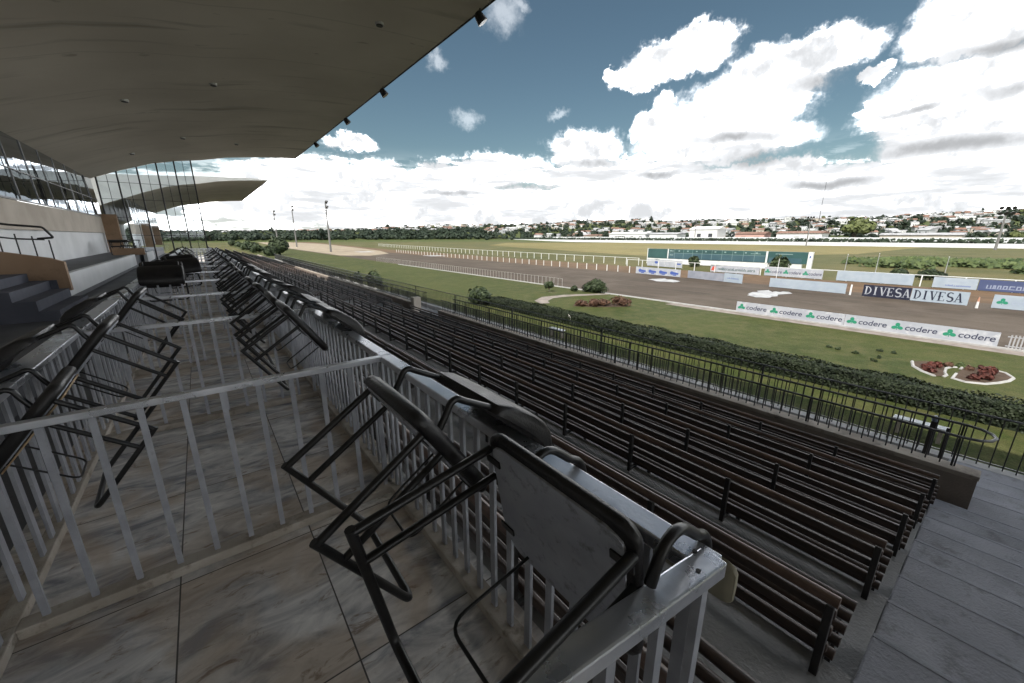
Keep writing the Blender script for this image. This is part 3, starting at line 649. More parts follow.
# ------------------------------------------------------------------ black railings below the benches
def black_rail(y0, y1, label, loop, detail):
    t = empty('wall_railing', (8.33, y0, -1.65)); tag(t, label, 'railing', 'black railings on the low wall')
    L = y1-y0
    b = MB()
    if loop:
        pts = [(0,L,.47),(0,.12,.47)] + [(.31-.31*math.cos(rad(a)), .12-.30*math.sin(rad(a)), .47) for a in (30,60,90,120,150)] + [(.62,.12,.47),(.62,L,.47)]
        b.tube(pts, .021, 8)
    else:
        b.tube([(0,0,.47),(0,L,.47)], .021, 8); b.tube([(.62,0,.47),(.62,L,.47)], .021, 8)
    b.build('handrail', M['fence_rail'], t, smooth=True)
    n = int(L/.152)
    for x, zb in ((0,.0),(.62,-.405)):
        first = None; bb = MB()
        for i in range(n):
            y = .12 + i*.152; post = (i % 12 == 0)
            if detail:
                if first is None:
                    b = MB(); b.tube([(0,0,0),(0,0,.46-zb)], .0095, 6); first = p = b.build('baluster', M['fence'], t)
                else: p = first.copy(); C.objects.link(p); p.parent = t
                p.location = (x, y, zb)
            else: bb.tube([(x,y,zb),(x,y,.46)], .0095, 4)
            if post and detail:
                b = MB(); b.bar((x,y+.03,zb),(x,y+.03,.452), .024, .024); b.build('post', M['fence'], t)
        if not detail: tag(bb.build('baluster_row', M['fence'], t), kind='stuff')
black_rail(-.12, 6.0, 'black railing on the low wall, its looped end beside the stairs', True, True)
black_rail(6.05, 11.0, 'black railing on the low wall, second length from the looped end', False, True)
black_rail(11.05, 16.0, 'black railing on the low wall, length ending at the aisle gap', False, True)
black_rail(18.7, 34.0, 'black railing on the low wall, long length past the aisle gap', False, False)
black_rail(34.1, 60.0, 'black railing on the low wall, farthest length', False, False)
b = MB(); b.box(8.12,8.5,18.52,18.9,-2.12,-1.35); tag(b.build('wall_pillar', M['cream']), 'short pale pillar at the aisle gap in the low wall', 'pillar')

def fence_panel(y0, y1, label, detail):
    t = empty('track_fence', (12.5, y0, G)); tag(t, label, 'fence', 'black fence between stand and lawn')
    L = y1-y0
    b = MB(); b.box(-.16,.15,0,L-.002,-.05,.25); b.build('kerb', M['plaster'], t, bevel=.01)
    b = MB(); b.tube([(0,0,1.36),(0,L,1.36)], .022, 8); b.build('top_rail', M['fence_rail'], t)
    b = MB(); b.bar((0,0,.34),(0,L,.34), .03, .02); b.build('bottom_rail', M['fence'], t)
    b = MB(); b.bar((0,.03,.25),(0,.03,1.345), .05, .05); b.build('post', M['fence'], t)
    n = int(L/.18); first = None; bb = MB()
    for i in range(n):
        y = .1 + i*.18
        if detail:
            if first is None:
                b = MB(); b.tube([(0,0,.25),(0,0,1.35)], .011, 6); first = p = b.build('baluster', M['fence'], t)
            else: p = first.copy(); C.objects.link(p); p.parent = t
            p.location = (0, y, 0)
        else: bb.tube([(0,y,.25),(0,y,1.35)], .011, 4)
    if not detail: tag(bb.build('baluster_row', M['fence'], t), kind='stuff')
yy = -8; k = 0
while yy < 100:
    L = 6 if yy < 28 else 18
    k += 1; fence_panel(yy, yy+L, 'black picket fence panel on a pale kerb below the hedge, number %d from the right' % k, yy < 27); yy += L
t = empty('gate_post', (9.15,.35,-2.06)); tag(t, 'dark iron post with a blue-grey cap by the looped railing end', 'post')
b = MB(); b.box(-.035,.035,-.035,.035,0,.75); b.box(-.02,.02,-.2,-.15,0,.70); b.build('shaft', M['fence'], t)
b = MB(); b.tube([(0,0,.752),(0,0,.80),(0,0,.85)], [.035,.045,.02], 10); b.build('cap', pm('blue_grey_cap', (.12,.15,.22), rough=.5), t, smooth=True)
t = empty('garden_bench', (13.75,.75,G+.02)); tag(t, 'small white backless bench on the grass behind the fence', 'bench')
b = MB(); b.box(-.13,.13,-.5,.5,.385,.42); b.build('seat', M['white_dull'], t, bevel=.008)
for y in (-.38,.38): b = MB(); b.box(-.09,.09,y-.04,y+.04,0,.384); b.build('leg', M['wallcap'], t)
t = empty('garden_bench', (13.75,13.9,G+.02)); tag(t, 'small white backless bench farther along the grass strip', 'bench')
b = MB(); b.box(-.13,.13,-.5,.5,.385,.42); b.build('seat', M['white_dull'], t, bevel=.008)
for y in (-.38,.38): b = MB(); b.box(-.09,.09,y-.04,y+.04,0,.384); b.build('leg', M['wallcap'], t)

# ------------------------------------------------------------------ plants on the lawn
def hedge(x0, x1, y0, y1, hh, label):
    t = empty('hedge', ((x0+x1)/2, (y0+y1)/2, G)); tag(t, label, 'hedge')
    b = MB(); ny = int((y1-y0)/.35); V = []; S = 9
    for i in range(ny+1):
        y = y0+(y1-y0)*i/ny
        for j in range(S):
            a = math.pi*j/(S-1); w = (x1-x0)/2*.84; nn = 1+.18*mnoise.noise((math.cos(a)*2, y*.9, math.sin(a)*2))
            V.append((-w*nn*math.copysign(abs(math.cos(a))**.5, math.cos(a)), y-(y0+y1)/2, hh*.86*nn*math.sin(a)**.5 if 0 < j < S-1 else 0))
    F = [(i*S+j, i*S+j+1, (i+1)*S+j+1, (i+1)*S+j) for i in range(ny) for j in range(S-1)] + [tuple(range(S)), tuple(reversed([ny*S+j for j in range(S)]))]
    b.add(V, F); b.build('blocking_core', M['hedge'], t, smooth=True)  # solid core added inside the leaves to block gaps
    b = MB()
    for _ in range(int((y1-y0)*1500)):
        y = R.uniform(-.5,.5)*(y1-y0); a = R.uniform(0, math.pi); w = (x1-x0)/2
        nn = (1+.2*mnoise.noise((math.cos(a)*2, (y+(y0+y1)/2)*.9, math.sin(a)*2)))*R.uniform(.90,1.02)
        p = (-w*nn*math.copysign(abs(math.cos(a))**.5, math.cos(a)), y+R.uniform(-.05,.05), max(.03, hh*nn*math.sin(a)**.5))
        b.quad(p, R.uniform(.016,.034), (p[0]+R.uniform(-.7,.7), R.uniform(-.8,.8), p[2]-.2+R.uniform(-.3,.9)))
    b.build('leaves', M['hedge'], t, fixn=False)
    b = MB()
    for yc in (R.uniform(y0,y1) for _ in range(2)):
        for _ in range(4):
            b.quad((-(x1-x0)/2*.98+R.uniform(-.04,.1), yc-(y0+y1)/2+R.uniform(-.22,.22), hh*R.uniform(.55,.95)), R.uniform(.015,.035), (-1,R.uniform(-.4,.4),.6))
    b.build('blossoms', M['flower_white'], t, fixn=False)
hedge(16.15,17.1,-14,23.6,.70,'long clipped dark green hedge running beside the lawn')

def bush(x, y, rx, ry, rz, mat, name, label, cat, n=1500, leaf=.06, trunk=0, group=None, z0=G, clumps=14):
    t = empty(name, (x,y,z0)); tag(t, label, cat, group)
    cl = []
    for _ in range(clumps):
        a = R.uniform(0, 2*math.pi); u = R.uniform(-.35,1); s = math.sqrt(max(0,1-u*u))*R.uniform(.35,.72)
        cl.append((s*math.cos(a)*rx, s*math.sin(a)*ry, trunk + rz*(.45+.38*u), R.uniform(.30,.50)))
    b = MB()
    for _ in range(n):
        c = R.choice(cl); v = Vector((R.gauss(0,1),R.gauss(0,1),R.gauss(0,1))).normalized(); q = R.uniform(.55,1.08)
        p = Vector((c[0]+v.x*rx*c[3]*q, c[1]+v.y*ry*c[3]*q, max(.04, c[2]+v.z*rz*c[3]*q)))
        b.quad(p, leaf*R.uniform(.6,1.3), v+Vector((R.uniform(-.5,.5),R.uniform(-.5,.5),R.uniform(-.2,.6))))
    b.build('crown' if trunk else 'foliage', mat, t, fixn=False)
    b = MB()
    top = trunk + rz*.5
    b.tube([(0,0,-.02),(.02*rx,.0,top*.5),(0,.03,top)], [max(.03,rx*.07), rx*.05+.015, .012], 7)
    for c in cl[:8]: b.tube([(0,0,top*.35),(c[0]*.5,c[1]*.5,c[2]*.72),(c[0],c[1],c[2])], [.03*rx+.01,.02*rx+.006,.006], 5)
    b.build('trunk' if trunk else 'stems', M['bark'], t)
    return t
bush(28.0,23.6,.75,1.5,1.05,M['leaf_dark'],'shrub','large dark rounded shrub at the track edge','shrub',2600,.07)
bush(27.0,25.2,.35,.4,.5,M['leaf_dark'],'shrub','small dark shrub left of the large rounded one','shrub',500,.06)
bush(25.0,26.5,.5,.5,.55,M['leaf_dark'],'small_tree','little standard tree with a round dark crown on the lawn','tree',700,.06,trunk=.35)
bush(16.2,24.6,.85,1.3,1.15,M['leaf_dark'],'shrub','spreading dark shrub standing behind the fence at the hedge end','shrub',2200,.075)
bush(13.6,40.3,.6,1.9,1.35,M['leaf_dark'],'shrub','dense dark shrub against the fence past the aisle gap','shrub',2000,.08)
bush(13.7,46.5,.5,1.4,.9,M['leaf_dark'],'shrub','low dark shrub by the fence beyond the dense one','shrub',1000,.08)
bush(17.5,128,3.2,3.4,3.6,M['leaf_dark'],'tree','round dark tree on the far lawn past the benches','tree',3200,.26,trunk=.6)
bush(14.2,122,1.5,1.8,2.2,M['leaf_dark'],'shrub','dark bush left of the round far tree','shrub',900,.2)
for i, (x, y) in enumerate(((14,150),(15,165),(14,182),(16,205),(15,235),(14,262))):
    bush(x,y,1.8,3.5,2.2+.5*(i%2),M['leaf_dark'],'shrub','dark bush in the line along the far lawn edge, number %d outwards' % (i+1),'shrub',600,.3,group='bushes along the far lawn edge')
# dry shrub bed on the lawn
for i, (x, y, s) in enumerate(((21.6,19.4,.5),(22.3,18.7,.55),(23.0,18.4,.6),(23.9,17.8,.75),(22.9,19.3,.45),(24.3,17.5,.6))):
    bush(x,y,s,s,s*.85,M['leaf_rust'],'shrub','rust-brown shrub in the far lawn bed, number %d from the left' % (i+1),'shrub',500,.05,group='rust-brown shrubs on the lawn')
sheet('flower_bed_soil', [(21.0,19.6),(22.0,18.4),(23.8,17.1),(24.8,17.3),(24.2,18.6),(22.8,20.0),(21.6,20.2)], G+.034, M['soil'])
# horseshoe flower bed with white kerb
def ring_pts(n0=205, n1=-95, rx=1.35, ry=1.15, cx=22.05, cy=.55, n=30):
    return [(cx + rx*math.cos(rad(n0+(n1-n0)*i/n)), cy + ry*math.sin(rad(n0+(n1-n0)*i/n))) for i in range(n+1)]
def lobed(cx, cy, rx, ry, n=26, rot=0): return [(cx + rx*math.cos(2*math.pi*i/n+rot)*(1+.05*math.sin(3*i)), cy + ry*math.sin(2*math.pi*i/n+rot)*(1+.05*math.cos(2*i))) for i in range(n)]
def bed(poly, edge, hook, label):
    t = empty('flower_bed', (*[sum(p[k] for p in poly)/len(poly) for k in (0,1)], G+.02)); tag(t, label, 'flower bed', 'white-edged flower beds'); cx, cy = t.location.x, t.location.y
    b = MB(); b.tube([(poly[i][0]-cx,poly[i][1]-cy,.0) for i in edge], .055, 6); b.tube([(x-cx,y-cy,.0) for x,y in hook], .05, 6); b.build('edging', M['plaster'], t)
    b = MB(); b.add([(x-cx,y-cy,.02) for x,y in poly], [tuple(range(len(poly)))]); b.build('soil', M['soil'], t)
bed([(22.39,1.94),(21.54,1.80),(20.98,1.49),(20.59,1.12),(20.75,.92),(21.3,.95),(22.36,1.01),(22.75,1.15),(22.9,1.55)], [0,1,2,3], [(20.75,.92),(21.1,.86),(21.5,.95),(22.2,.98),(22.55,.88),(22.7,.74)], 'white-edged flower bed of red plants, left half of the horseshoe')
bed([(22.75,.55),(21.6,.66),(20.77,.69),(20.55,.36),(20.81,-.08),(21.35,-.36),(21.90,-.565),(22.52,-.67),(23.13,-.47),(23.39,-.09),(23.2,.3)], [1,2,3,4,5,6,7,8,9], [(22.5,.62),(22.9,.60),(23.1,.45)], 'white-edged flower bed of red plants, right half of the horseshoe')
for i, (x, y, s, m_) in enumerate(((21.1,1.32,.30,'leaf_red'),(21.6,1.40,.36,'leaf_red'),(22.1,1.25,.34,'leaf_red'),(22.6,.95,.24,'leaf_rust'),(22.9,.65,.24,'leaf_mid'),(22.6,.40,.22,'leaf_rust'),(21.2,.22,.28,'leaf_red'),(21.5,-.08,.36,'leaf_red'),(22.0,-.05,.38,'leaf_red'),(22.5,-.10,.38,'leaf_red'),(22.9,.05,.32,'leaf_red'))):
    bush(x,y,s*.72,s*.62,s*.75,M[m_],'bedding_plant',('%s bedding plant of the flower beds, number %d from the left' % ({'leaf_red':'red-leaved','leaf_rust':'brownish','leaf_mid':'green'}[m_], i+1)),'plant',420,.035,group='plants of the flower beds',clumps=9)
for i, (x, y) in enumerate(((22.27,4.68),(22.18,4.33),(21.99,3.69),(23.27,3.08),(23.31,2.66),(21.9,2.85),(21.12,2.93))):
    bush(x,y,.10,.14,.14,M['leaf_dark'],'grass_tuft','small dark tuft on the open lawn left of the flower beds','tuft',90,.03,group='dark tufts on the lawn',clumps=4)

# ------------------------------------------------------------------ lettering
def text_mesh(body, size, shear=0, off=0, spacing=1.0, ext=.003):
    cu = bpy.data.curves.new('lettering', 'FONT'); cu.body = body; cu.size = size; cu.shear = shear; cu.offset = off; cu.extrude = ext; cu.space_character = spacing
    o = bpy.data.objects.new('lettering', cu); C.objects.link(o); bpy.context.view_layer.update()
    me = bpy.data.meshes.new_from_object(o.evaluated_get(bpy.context.evaluated_depsgraph_get()))
    bpy.data.objects.remove(o); bpy.data.curves.remove(cu)
    xs = [v.co.x for v in me.vertices]; return me, min(xs), max(xs)
def mesh_obj(me, name, mat, parent, loc, sx=1, rot=(math.pi/2,0,0)):
    me.materials.clear(); me.materials.append(mat); o = bpy.data.objects.new(name, me); C.objects.link(o); o.parent = parent; o.location = loc; o.rotation_euler = rot; o.scale = (sx,1,1); return o
INK = pm('navy_ink', (.035,.04,.075), rough=.6); GREEN = pm('green_ink', (.015,.20,.115), rough=.6); NAVY = pm('navy_panel', (.012,.014,.032), rough=.5); BLUE = pm('blue_panel', (.055,.072,.15), rough=.5)
BW = pm('board_white', (.31,.325,.365), (.36,.375,.41), 1.2, .55, world=True, c3=(.5,.5,.52), s3=2); BPALE = pm('board_pale_blue', (.28,.33,.385), (.33,.375,.425), 1.5, .55, world=True); BGREY = pm('board_grey', (.20,.215,.26), (.27,.28,.32), 1.2, .6, world=True)
INKBLUE = pm('blue_ink', (.05,.09,.30), rough=.6); REDINK = pm('red_ink', (.50,.07,.04), rough=.6); GREYINK = pm('grey_ink', (.30,.34,.42), rough=.6)
def board(p0, p1, hh, mat, label, z0=.03, group='advertising boards beside the track'):
    """local x runs left to right as seen from the stand, local -y faces the stand"""
    d = Vector((p1[0]-p0[0], p1[1]-p0[1], 0)); L = d.length
    t = empty('advertising_board', (p0[0],p0[1],G+z0), math.atan2(d.y, d.x)); tag(t, label, 'advertising board', group)
    b = MB(); b.box(0,L,0,.03,.04,hh); b.build('panel', mat, t)
    n = max(2, int(L/1.8)+1)
    for i in range(n):
        x = .06+(L-.12)*i/(n-1); b = MB(); b.box(x-.025,x+.025,.032,.07,-.03,hh-.03); b.box(x-.02,x+.02,.07,.38,-.03,.01); b.build('support', M['wallcap'], t)
    return t, L
def clover(parent, cx, cz, s, mat):
    b = MB()
    for a in (90, 205, -25):
        c = Vector((cx + s*.58*math.cos(rad(a)), cz + s*.50*math.sin(rad(a)))); pts = []
        for i in range(16):
            q = 2*math.pi*i/16; r = s*.46*(1 + .10*math.cos(2*(q-rad(a)))); pts.append((c.x+r*math.cos(q), c.y+r*math.sin(q)*.92))
        b.prism(pts, 'y', -.006, -.001)
    b.prism([(cx-.03*s,cz-.05*s),(cx+.10*s,cz-.05*s),(cx+.02*s,cz-.75*s),(cx-.12*s,cz-.78*s)], 'y', -.0045, -.001)
    b.build('clover_emblem', mat, parent)
def logo_row(t, L, hh, n, ts, x0=.0, cs=.22, ink=INK, green=GREEN):
    st = (L-x0)/n
    for i in range(n):
        x = x0 + st*i; clover(t, x+st*.17, hh*.52, cs, green)
        me, a, e = text_mesh('codere', ts, .12, .004); wl = st*.62; sx = wl/(e-a)
        mesh_obj(me, 'lettering', ink, t, (x+st*.33-a*sx, -.004, hh*.36), sx)
def scribble(t, x0, x1, z, hh, ink):
    b = MB(); x = x0; i = 0
    while x < x1 - hh*.3:
        w = hh*R.uniform(.35,.7); k = hh*.16; tall = R.random() < .3; lo_ = z; hi_ = z + hh*(1 if tall else .68); y0 = -.006 - .0004*(i % 3)
        b.prism([(x,lo_),(x+k,lo_),(x+k*1.2,hi_),(x+k*.2,hi_)], 'y', y0, -.001)
        if R.random() < .8: b.prism([(x+k,lo_),(x+w,lo_),(x+w,lo_+k*.8),(x+k,lo_+k*.8)], 'y', y0-.0002, -.001)
        if R.random() < .7: b.prism([(x+k,lo_+hh*.52),(x+w,lo_+hh*.52),(x+w,lo_+hh*.68),(x+k,lo_+hh*.68)], 'y', y0-.0002, -.001)
        if R.random() < .6: b.prism([(x+w-k,lo_),(x+w,lo_),(x+w,lo_+hh*.66),(x+w-k,lo_+hh*.66)], 'y', y0-.0001, -.001)
        x += w + hh*.16; i += 1
    b.prism([(x0,z),(x,z),(x,z+hh*.07),(x0,z+hh*.07)], 'y', -.0055, -.001)
    b.build('faint_lettering', ink, t)
def words(t, body, x0, x1, z, size, ink, off=.003, shear=0):
    me, a, e = text_mesh(body, size, shear, off); sx = (x1-x0)/(e-a); mesh_obj(me, 'lettering', ink, t, (x0-a*sx, -.004, z), sx)

t, L = board((28.1,11.3),(28.15,5.52),.72,BW,'white board with three green clovers, left one at the near track edge'); logo_row(t, L, .76, 3, .40)
t, L = board((28.15,5.5),(28.2,-.08),.72,BW,'white board with three green clovers, right one at the near track edge'); logo_row(t, L, .76, 3, .40)
# serif capitals for the navy/white pair
def serif(t, body, x0, x1, z0, hh, ink):
    b = MB(); n = len(body); st = (x1-x0)/n; k = .070*hh/.5; th = .026*hh/.5; y0, y1 = -.006, -.001
    def P(pts): b.prism(pts, 'y', y0, y1)
    def bar(xa, za, xb, zb, w): P([(xa-w/2,za),(xa+w/2,za),(xb+w/2,zb),(xb-w/2,zb)])
    def ser(x, z, w): P([(x-w/2,z-th/2),(x+w/2,z-th/2),(x+w/2,z+th/2),(x-w/2,z+th/2)])
    for i, ch in enumerate(body):
        xa = x0+st*i+st*.04; xb = x0+st*(i+1)-st*.04; w = xb-xa; zt = z0+hh; xm = (xa+xb)/2
        if ch == 'I': bar(xm,z0,xm,zt,k); ser(xm,z0+th/2,k*2.1); ser(xm,zt-th/2,k*2.1)
        elif ch == 'D':
            bar(xa+k,z0,xa+k,zt,k); ser(xa+k,z0+th/2,k*2); ser(xa+k,zt-th/2,k*2)
            oa = [(xa+k+ (w-k)*math.cos(rad(q)), (z0+zt)/2 + hh/2*math.sin(rad(q))) for q in range(-90,91,15)]
            ob = [(xa+k+ (w-k*1.9)*math.cos(rad(q)), (z0+zt)/2 + (hh/2-th)*math.sin(rad(q))) for q in range(-90,91,15)]
            for j in range(len(oa)-1): P([oa[j],oa[j+1],ob[j+1],ob[j]])
        elif ch == 'V': bar(xa+w*.14,zt,xm+.01,z0,k); bar(xb-w*.14,zt,xm+.01,z0,th*1.2); ser(xa+w*.14,zt-th/2,k*1.9); ser(xb-w*.14,zt-th/2,k*1.6)
        elif ch == 'A': bar(xa+w*.12,z0,xm,zt,th*1.2); bar(xb-w*.14,z0,xm,zt,k); ser(xa+w*.12,z0+th/2,k*1.6); ser(xb-w*.14,z0+th/2,k*1.9); P([(xa+w*.28,z0+hh*.3),(xb-w*.28,z0+hh*.3),(xb-w*.28,z0+hh*.3+th),(xa+w*.28,z0+hh*.3+th)])
        elif ch == 'E':
            bar(xa+k,z0,xa+k,zt,k)
            for zz, ww in ((z0,w*.9),(z0+hh/2-th/2,w*.66),(zt-th,w*.85)): P([(xa,zz),(xa+ww,zz),(xa+ww,zz+th),(xa,zz+th)])
            bar(xa+w*.88,z0,xa+w*.88,z0+hh*.22,th*.9); bar(xa+w*.83,zt-hh*.2,xa+w*.83,zt,th*.9); bar(xa+w*.64,z0+hh*.4,xa+w*.64,z0+hh*.6,th*.9)
        elif ch == 'S':
            c1 = (xm, zt-hh*.26); c2 = (xm, z0+hh*.26); pts = [(c1[0]+w*.36*math.cos(rad(q)), c1[1]+hh*.25*math.sin(rad(q))) for q in range(30,271,20)] + [(c2[0]+w*.38*math.cos(rad(q)), c2[1]+hh*.25*math.sin(rad(q))) for q in range(70,-151,-20)]
            m_ = len(pts)
            for j in range(m_-1):
                a_, c_ = Vector(pts[j]), Vector(pts[j+1]); d_ = (c_-a_).normalized(); n_ = Vector((-d_.y,d_.x)); f = abs(j-m_/2)/(m_/2); w_ = k*.62*(1-f*.55)
                P([tuple(a_+n_*w_),tuple(c_+n_*w_),tuple(c_-n_*w_),tuple(a_-n_*w_)])
    b.build('lettering', ink, t)
t, L = board((44.2,7.88),(44.1,4.93),1.0,NAVY,'dark navy board with white serif capitals beside its white twin'); serif(t,'DIVESA',.10,L-.02,.20,.68,BW)
t, L = board((44.1,4.90),(43.95,1.85),1.0,BPALE,'pale board with navy serif capitals beside its dark twin'); serif(t,'DIVESA',.12,L-.28,.20,.68,NAVY)
t, L = board((44.0,.72),(43.95,-4.5),.98,BPALE,'pale blue board with green clover and faint grey lettering at the right edge'); logo_row(t, L, .98, 2, .5, cs=.26, ink=GREYINK)
t, L = board((45.0,15.3),(44.6,9.1),.92,BPALE,'long pale blue board with faint lettering right of the white tarp'); scribble(t,.5,1.6,.30,.34,GREYINK); scribble(t,2.6,5.8,.42,.14,GREYINK)
t, L = board((47.1,32.6),(46.7,25.85),.95,BW,'white board with four dark blue marks left of the grey banner')
for i in range(4):
    x = .35+i*1.62; b = MB(); b.prism(lobed(x+.35,.47,.26,.22,14), 'y', -.006,-.001); b.prism([(x+.2,.34),(x+1.25,.30),(x+1.3,.52),(x+.5,.62)], 'y', -.005,-.001); b.prism([(x+.5,.16),(x+1.0,.16),(x+1.0,.30),(x+.5,.30)], 'y', -.0055,-.001); b.build('mark', INKBLUE, t)
t, L = board((46.9,25.0),(46.0,20.3),.92,BGREY,'faded blue-grey banner board without lettering')
t, L = board((45.95,20.25),(45.5,18.1),1.0,BPALE,'short pale board with a faint blue line of lettering'); scribble(t,.4,1.8,.42,.16,INKBLUE)
t, L = board((61.5,40.4),(60.4,33.3),1.15,BW,'white board with small blue mark below the left end of the tote board'); b = MB(); b.prism(lobed(2.0,.7,.35,.25,14),'y',-.006,-.001); b.prism([(6.2,.5),(6.9,.5),(6.9,.72),(6.2,.72)],'y',-.006,-.001); b.build('mark', INKBLUE, t)
t, L = board((58.2,27.7),(57.6,21.0),1.0,BW,'white board with red mark and dark green lettering below the tote board'); b = MB(); b.prism([(.1,.2),(.7,.2),(.8,.85),(.3,.75)],'y',-.006,-.001); b.build('mark', REDINK, t); scribble(t,1.1,L-.6,.34,.36,pm('dark_green_ink',(.02,.07,.06),rough=.6))
t, L = board((57.9,20.5),(57.7,14.2),1.1,BW,'white board with three green clovers below the tote board'); logo_row(t, L, 1.1, 3, .55, cs=.30)
t, L = board((57.8,12.9),(57.6,6.5),1.15,BPALE,'long blank pale board on the infield rail')
t, L = board((57.6,5.1),(57.55,2.15),1.05,BPALE,'pale board with small blue print right of the blank one'); scribble(t,1.0,2.2,.64,.18,GREYINK); scribble(t,.9,2.6,.24,.16,INKBLUE)
t, L = board((57.55,2.1),(57.5,-3.0),1.05,BLUE,'blue board with white lettering at the right edge of the infield rail'); scribble(t,.5,4.6,.24,.5,pm('pale_blue_ink', (.24,.27,.36), rough=.6))

# ------------------------------------------------------------------ tote board
t = empty('tote_board', (67.3,44.2,G), math.atan2(19.2-44.2, 69.2-67.3)); tag(t, 'long dark green tote results board with white base on the infield', 'scoreboard')
TG = pm('tote_green', (.022,.062,.060), (.035,.088,.085), .5, .4, world=True); TB = pm('tote_blue', (.035,.075,.095), (.05,.10,.12), .6, .4, world=True); LN = pm('tote_line', (.22,.30,.29), rough=.6)
L = 25.1
b = MB(); b.box(0,L,0,.5,1.05,2.75); b.build('display_panel', TG, t)
b = MB(); b.box(4.1,19.6,-.03,-.004,1.08,2.05); b.box(20.2,24.4,-.03,-.004,1.08,1.85); b.build('display_rows', TB, t)
b = MB(); b.box(.0,L-.6,.04,.46,.15,1.04); b.build('base', M['white'], t)
b = MB(); b.box(L,L+.55,-.05,.55,.0,2.8); b.build('end_pillar', M['white'], t)
b = MB(); b.box(3.9,4.08,-.05,-.004,1.05,2.78); b.box(19.75,20.0,-.05,-.004,.9,2.78); b.box(-.12,-.002,-.04,.5,.0,2.78); b.build('divider', M['white'], t)
b = MB()
for i in range(9): b.box(5.2+i*1.62,5.24+i*1.62,-.04,-.031,1.06,2.74)
b.box(4.1,19.7,-.04,-.031,2.05,2.09); b.build('grid_lines', LN, t)
b = MB()
for i in range(10): b.box(4.35+i*1.55,4.62+i*1.55,-.04,-.004,2.36,2.55)
for z in (2.35,1.65): b.box(4.3,5.0,-.045,-.005,z,z+.14)
b.box(17.6,19.0,-.045,-.005,2.3,2.38); b.box(21.0,23.2,-.045,-.005,2.35,2.45); b.build('row_marks', LN, t)
b = MB(); b.prism([(L+.2,1.9),(L+.38,2.0),(L+.36,2.3),(L+.18,2.2)],'y',-.06,-.051); b.build('mark', INKBLUE, t)
bush(66.4,21.8,1.0,1.5,2.0,M['leaf_dark'],'shrub','dark round shrub in front of the tote board, right one','shrub',1500,.13)
bush(65.3,34.0,.8,1.1,1.5,M['leaf_dark'],'shrub','dark round shrub in front of the tote board, middle one','shrub',1200,.12)
bush(65.0,41.2,.5,1.2,.9,M['leaf_dark'],'shrub','low dark shrub in front of the tote board, left one','shrub',700,.12)
for i, (x, y, s) in enumerate(((69.5,9.2,.9),(67.5,6.3,1.1))):
    bush(x,y,s,s*1.3,s,M['leaf_dark'],'shrub','dark infield shrub between the slim white poles, %s one' % ['left','right'][i],'shrub',700,.12)
b = MB()
for _ in range(9000):
    y = R.uniform(-14,25); x = R.uniform(88,106)+.25*abs(y)*0; q = mnoise.noise((x*.08,y*.12,2))
    if q < -.1 or y > 22-.6*(106-x)*.2: continue
    b.quad((x,y,G+R.uniform(.1,1.0+.9*max(0,q))), R.uniform(.15,.35), (R.uniform(-1,0),R.uniform(-.6,.6),R.uniform(.1,1)))
tag(b.build('rough_vegetation', M['leaf_mid'], fixn=False), 'band of rough green scrub across the infield', 'scrub', kind='stuff')
for i, (x, y) in enumerate(((69.2,14.7),(75.6,12.6),(69.6,5.4))):
    t = empty('slim_pole', (x,y,G)); tag(t, 'slim white pole on the infield grass, %s of three' % ['left','middle','right'][i], 'pole', 'slim white infield poles')
    b = MB(); b.tube([(0,0,0),(0,0,2.6)], [.04,.03], 6); b.build('shaft', M['grey_tile'], t); b = MB(); b.tube([(0,0,2.602),(0,0,2.68)], .045, 6); b.build('cap', M['white'], t)

# ------------------------------------------------------------------ track furniture
def white_rail(x, y0, y1, st, hh, label, xf=None):
    t = empty('running_rail', (x,y0,G)); tag(t, label, 'rail', 'white running rails')
    b = MB(); f = xf or (lambda y: 0)
    n = int((y1-y0)/st); P = [(f(y0+i*st), i*st) for i in range(n+1)]
    b.tube([(px,py,hh) for px,py in P], .035, 6); b.build('top_rail', M['white'], t)
    if n < 100:
        first = None
        for px, py in P:
            if first is None: b = MB(); b.bar((0,0,0),(0,0,hh), .09, .09); first = p = b.build('post', M['white'], t)
            else: p = first.copy(); C.objects.link(p); p.parent = t
            p.location = (px,py,0)
    else:
        b = MB()
        for px, py in P: b.bar((px,py,0),(px,py,hh), .09, .09)
        tag(b.build('post_row', M['white'], t), kind='stuff')
fx = lambda y: (0 if y < 60 else (y-60)**1.5*.007)
white_rail(58.0, -12, 42, 3.0, 1.15, 'white infield running rail behind the advertising boards')
white_rail(61.3, 42, 210, 2.6, 1.25, 'white infield running rail curving off left of the tote board', fx)
t = empty('post_row', (48.5,34,G))
bpy.data.objects.remove(t)
k = 0
for i in range(46):
    y = 34 + i*2.0; x = 47.6 + (0 if y < 60 else (y-60)**1.4*.006)
    if i == 0:
        b = MB(); b.bar((0,0,0),(0,0,.85), .09, .09); b.prism([(-.045,.85),(.045,.85),(0,.92)], 'y', -.045, .045); wp0 = p = b.build('track_post', M['white'])
    else: p = wp0.copy(); C.objects.link(p)
    p.location = (x,y,G); tag(p, 'short white post in the row along the inner edge of the dirt', 'post', 'white posts along the inner edge of the dirt')
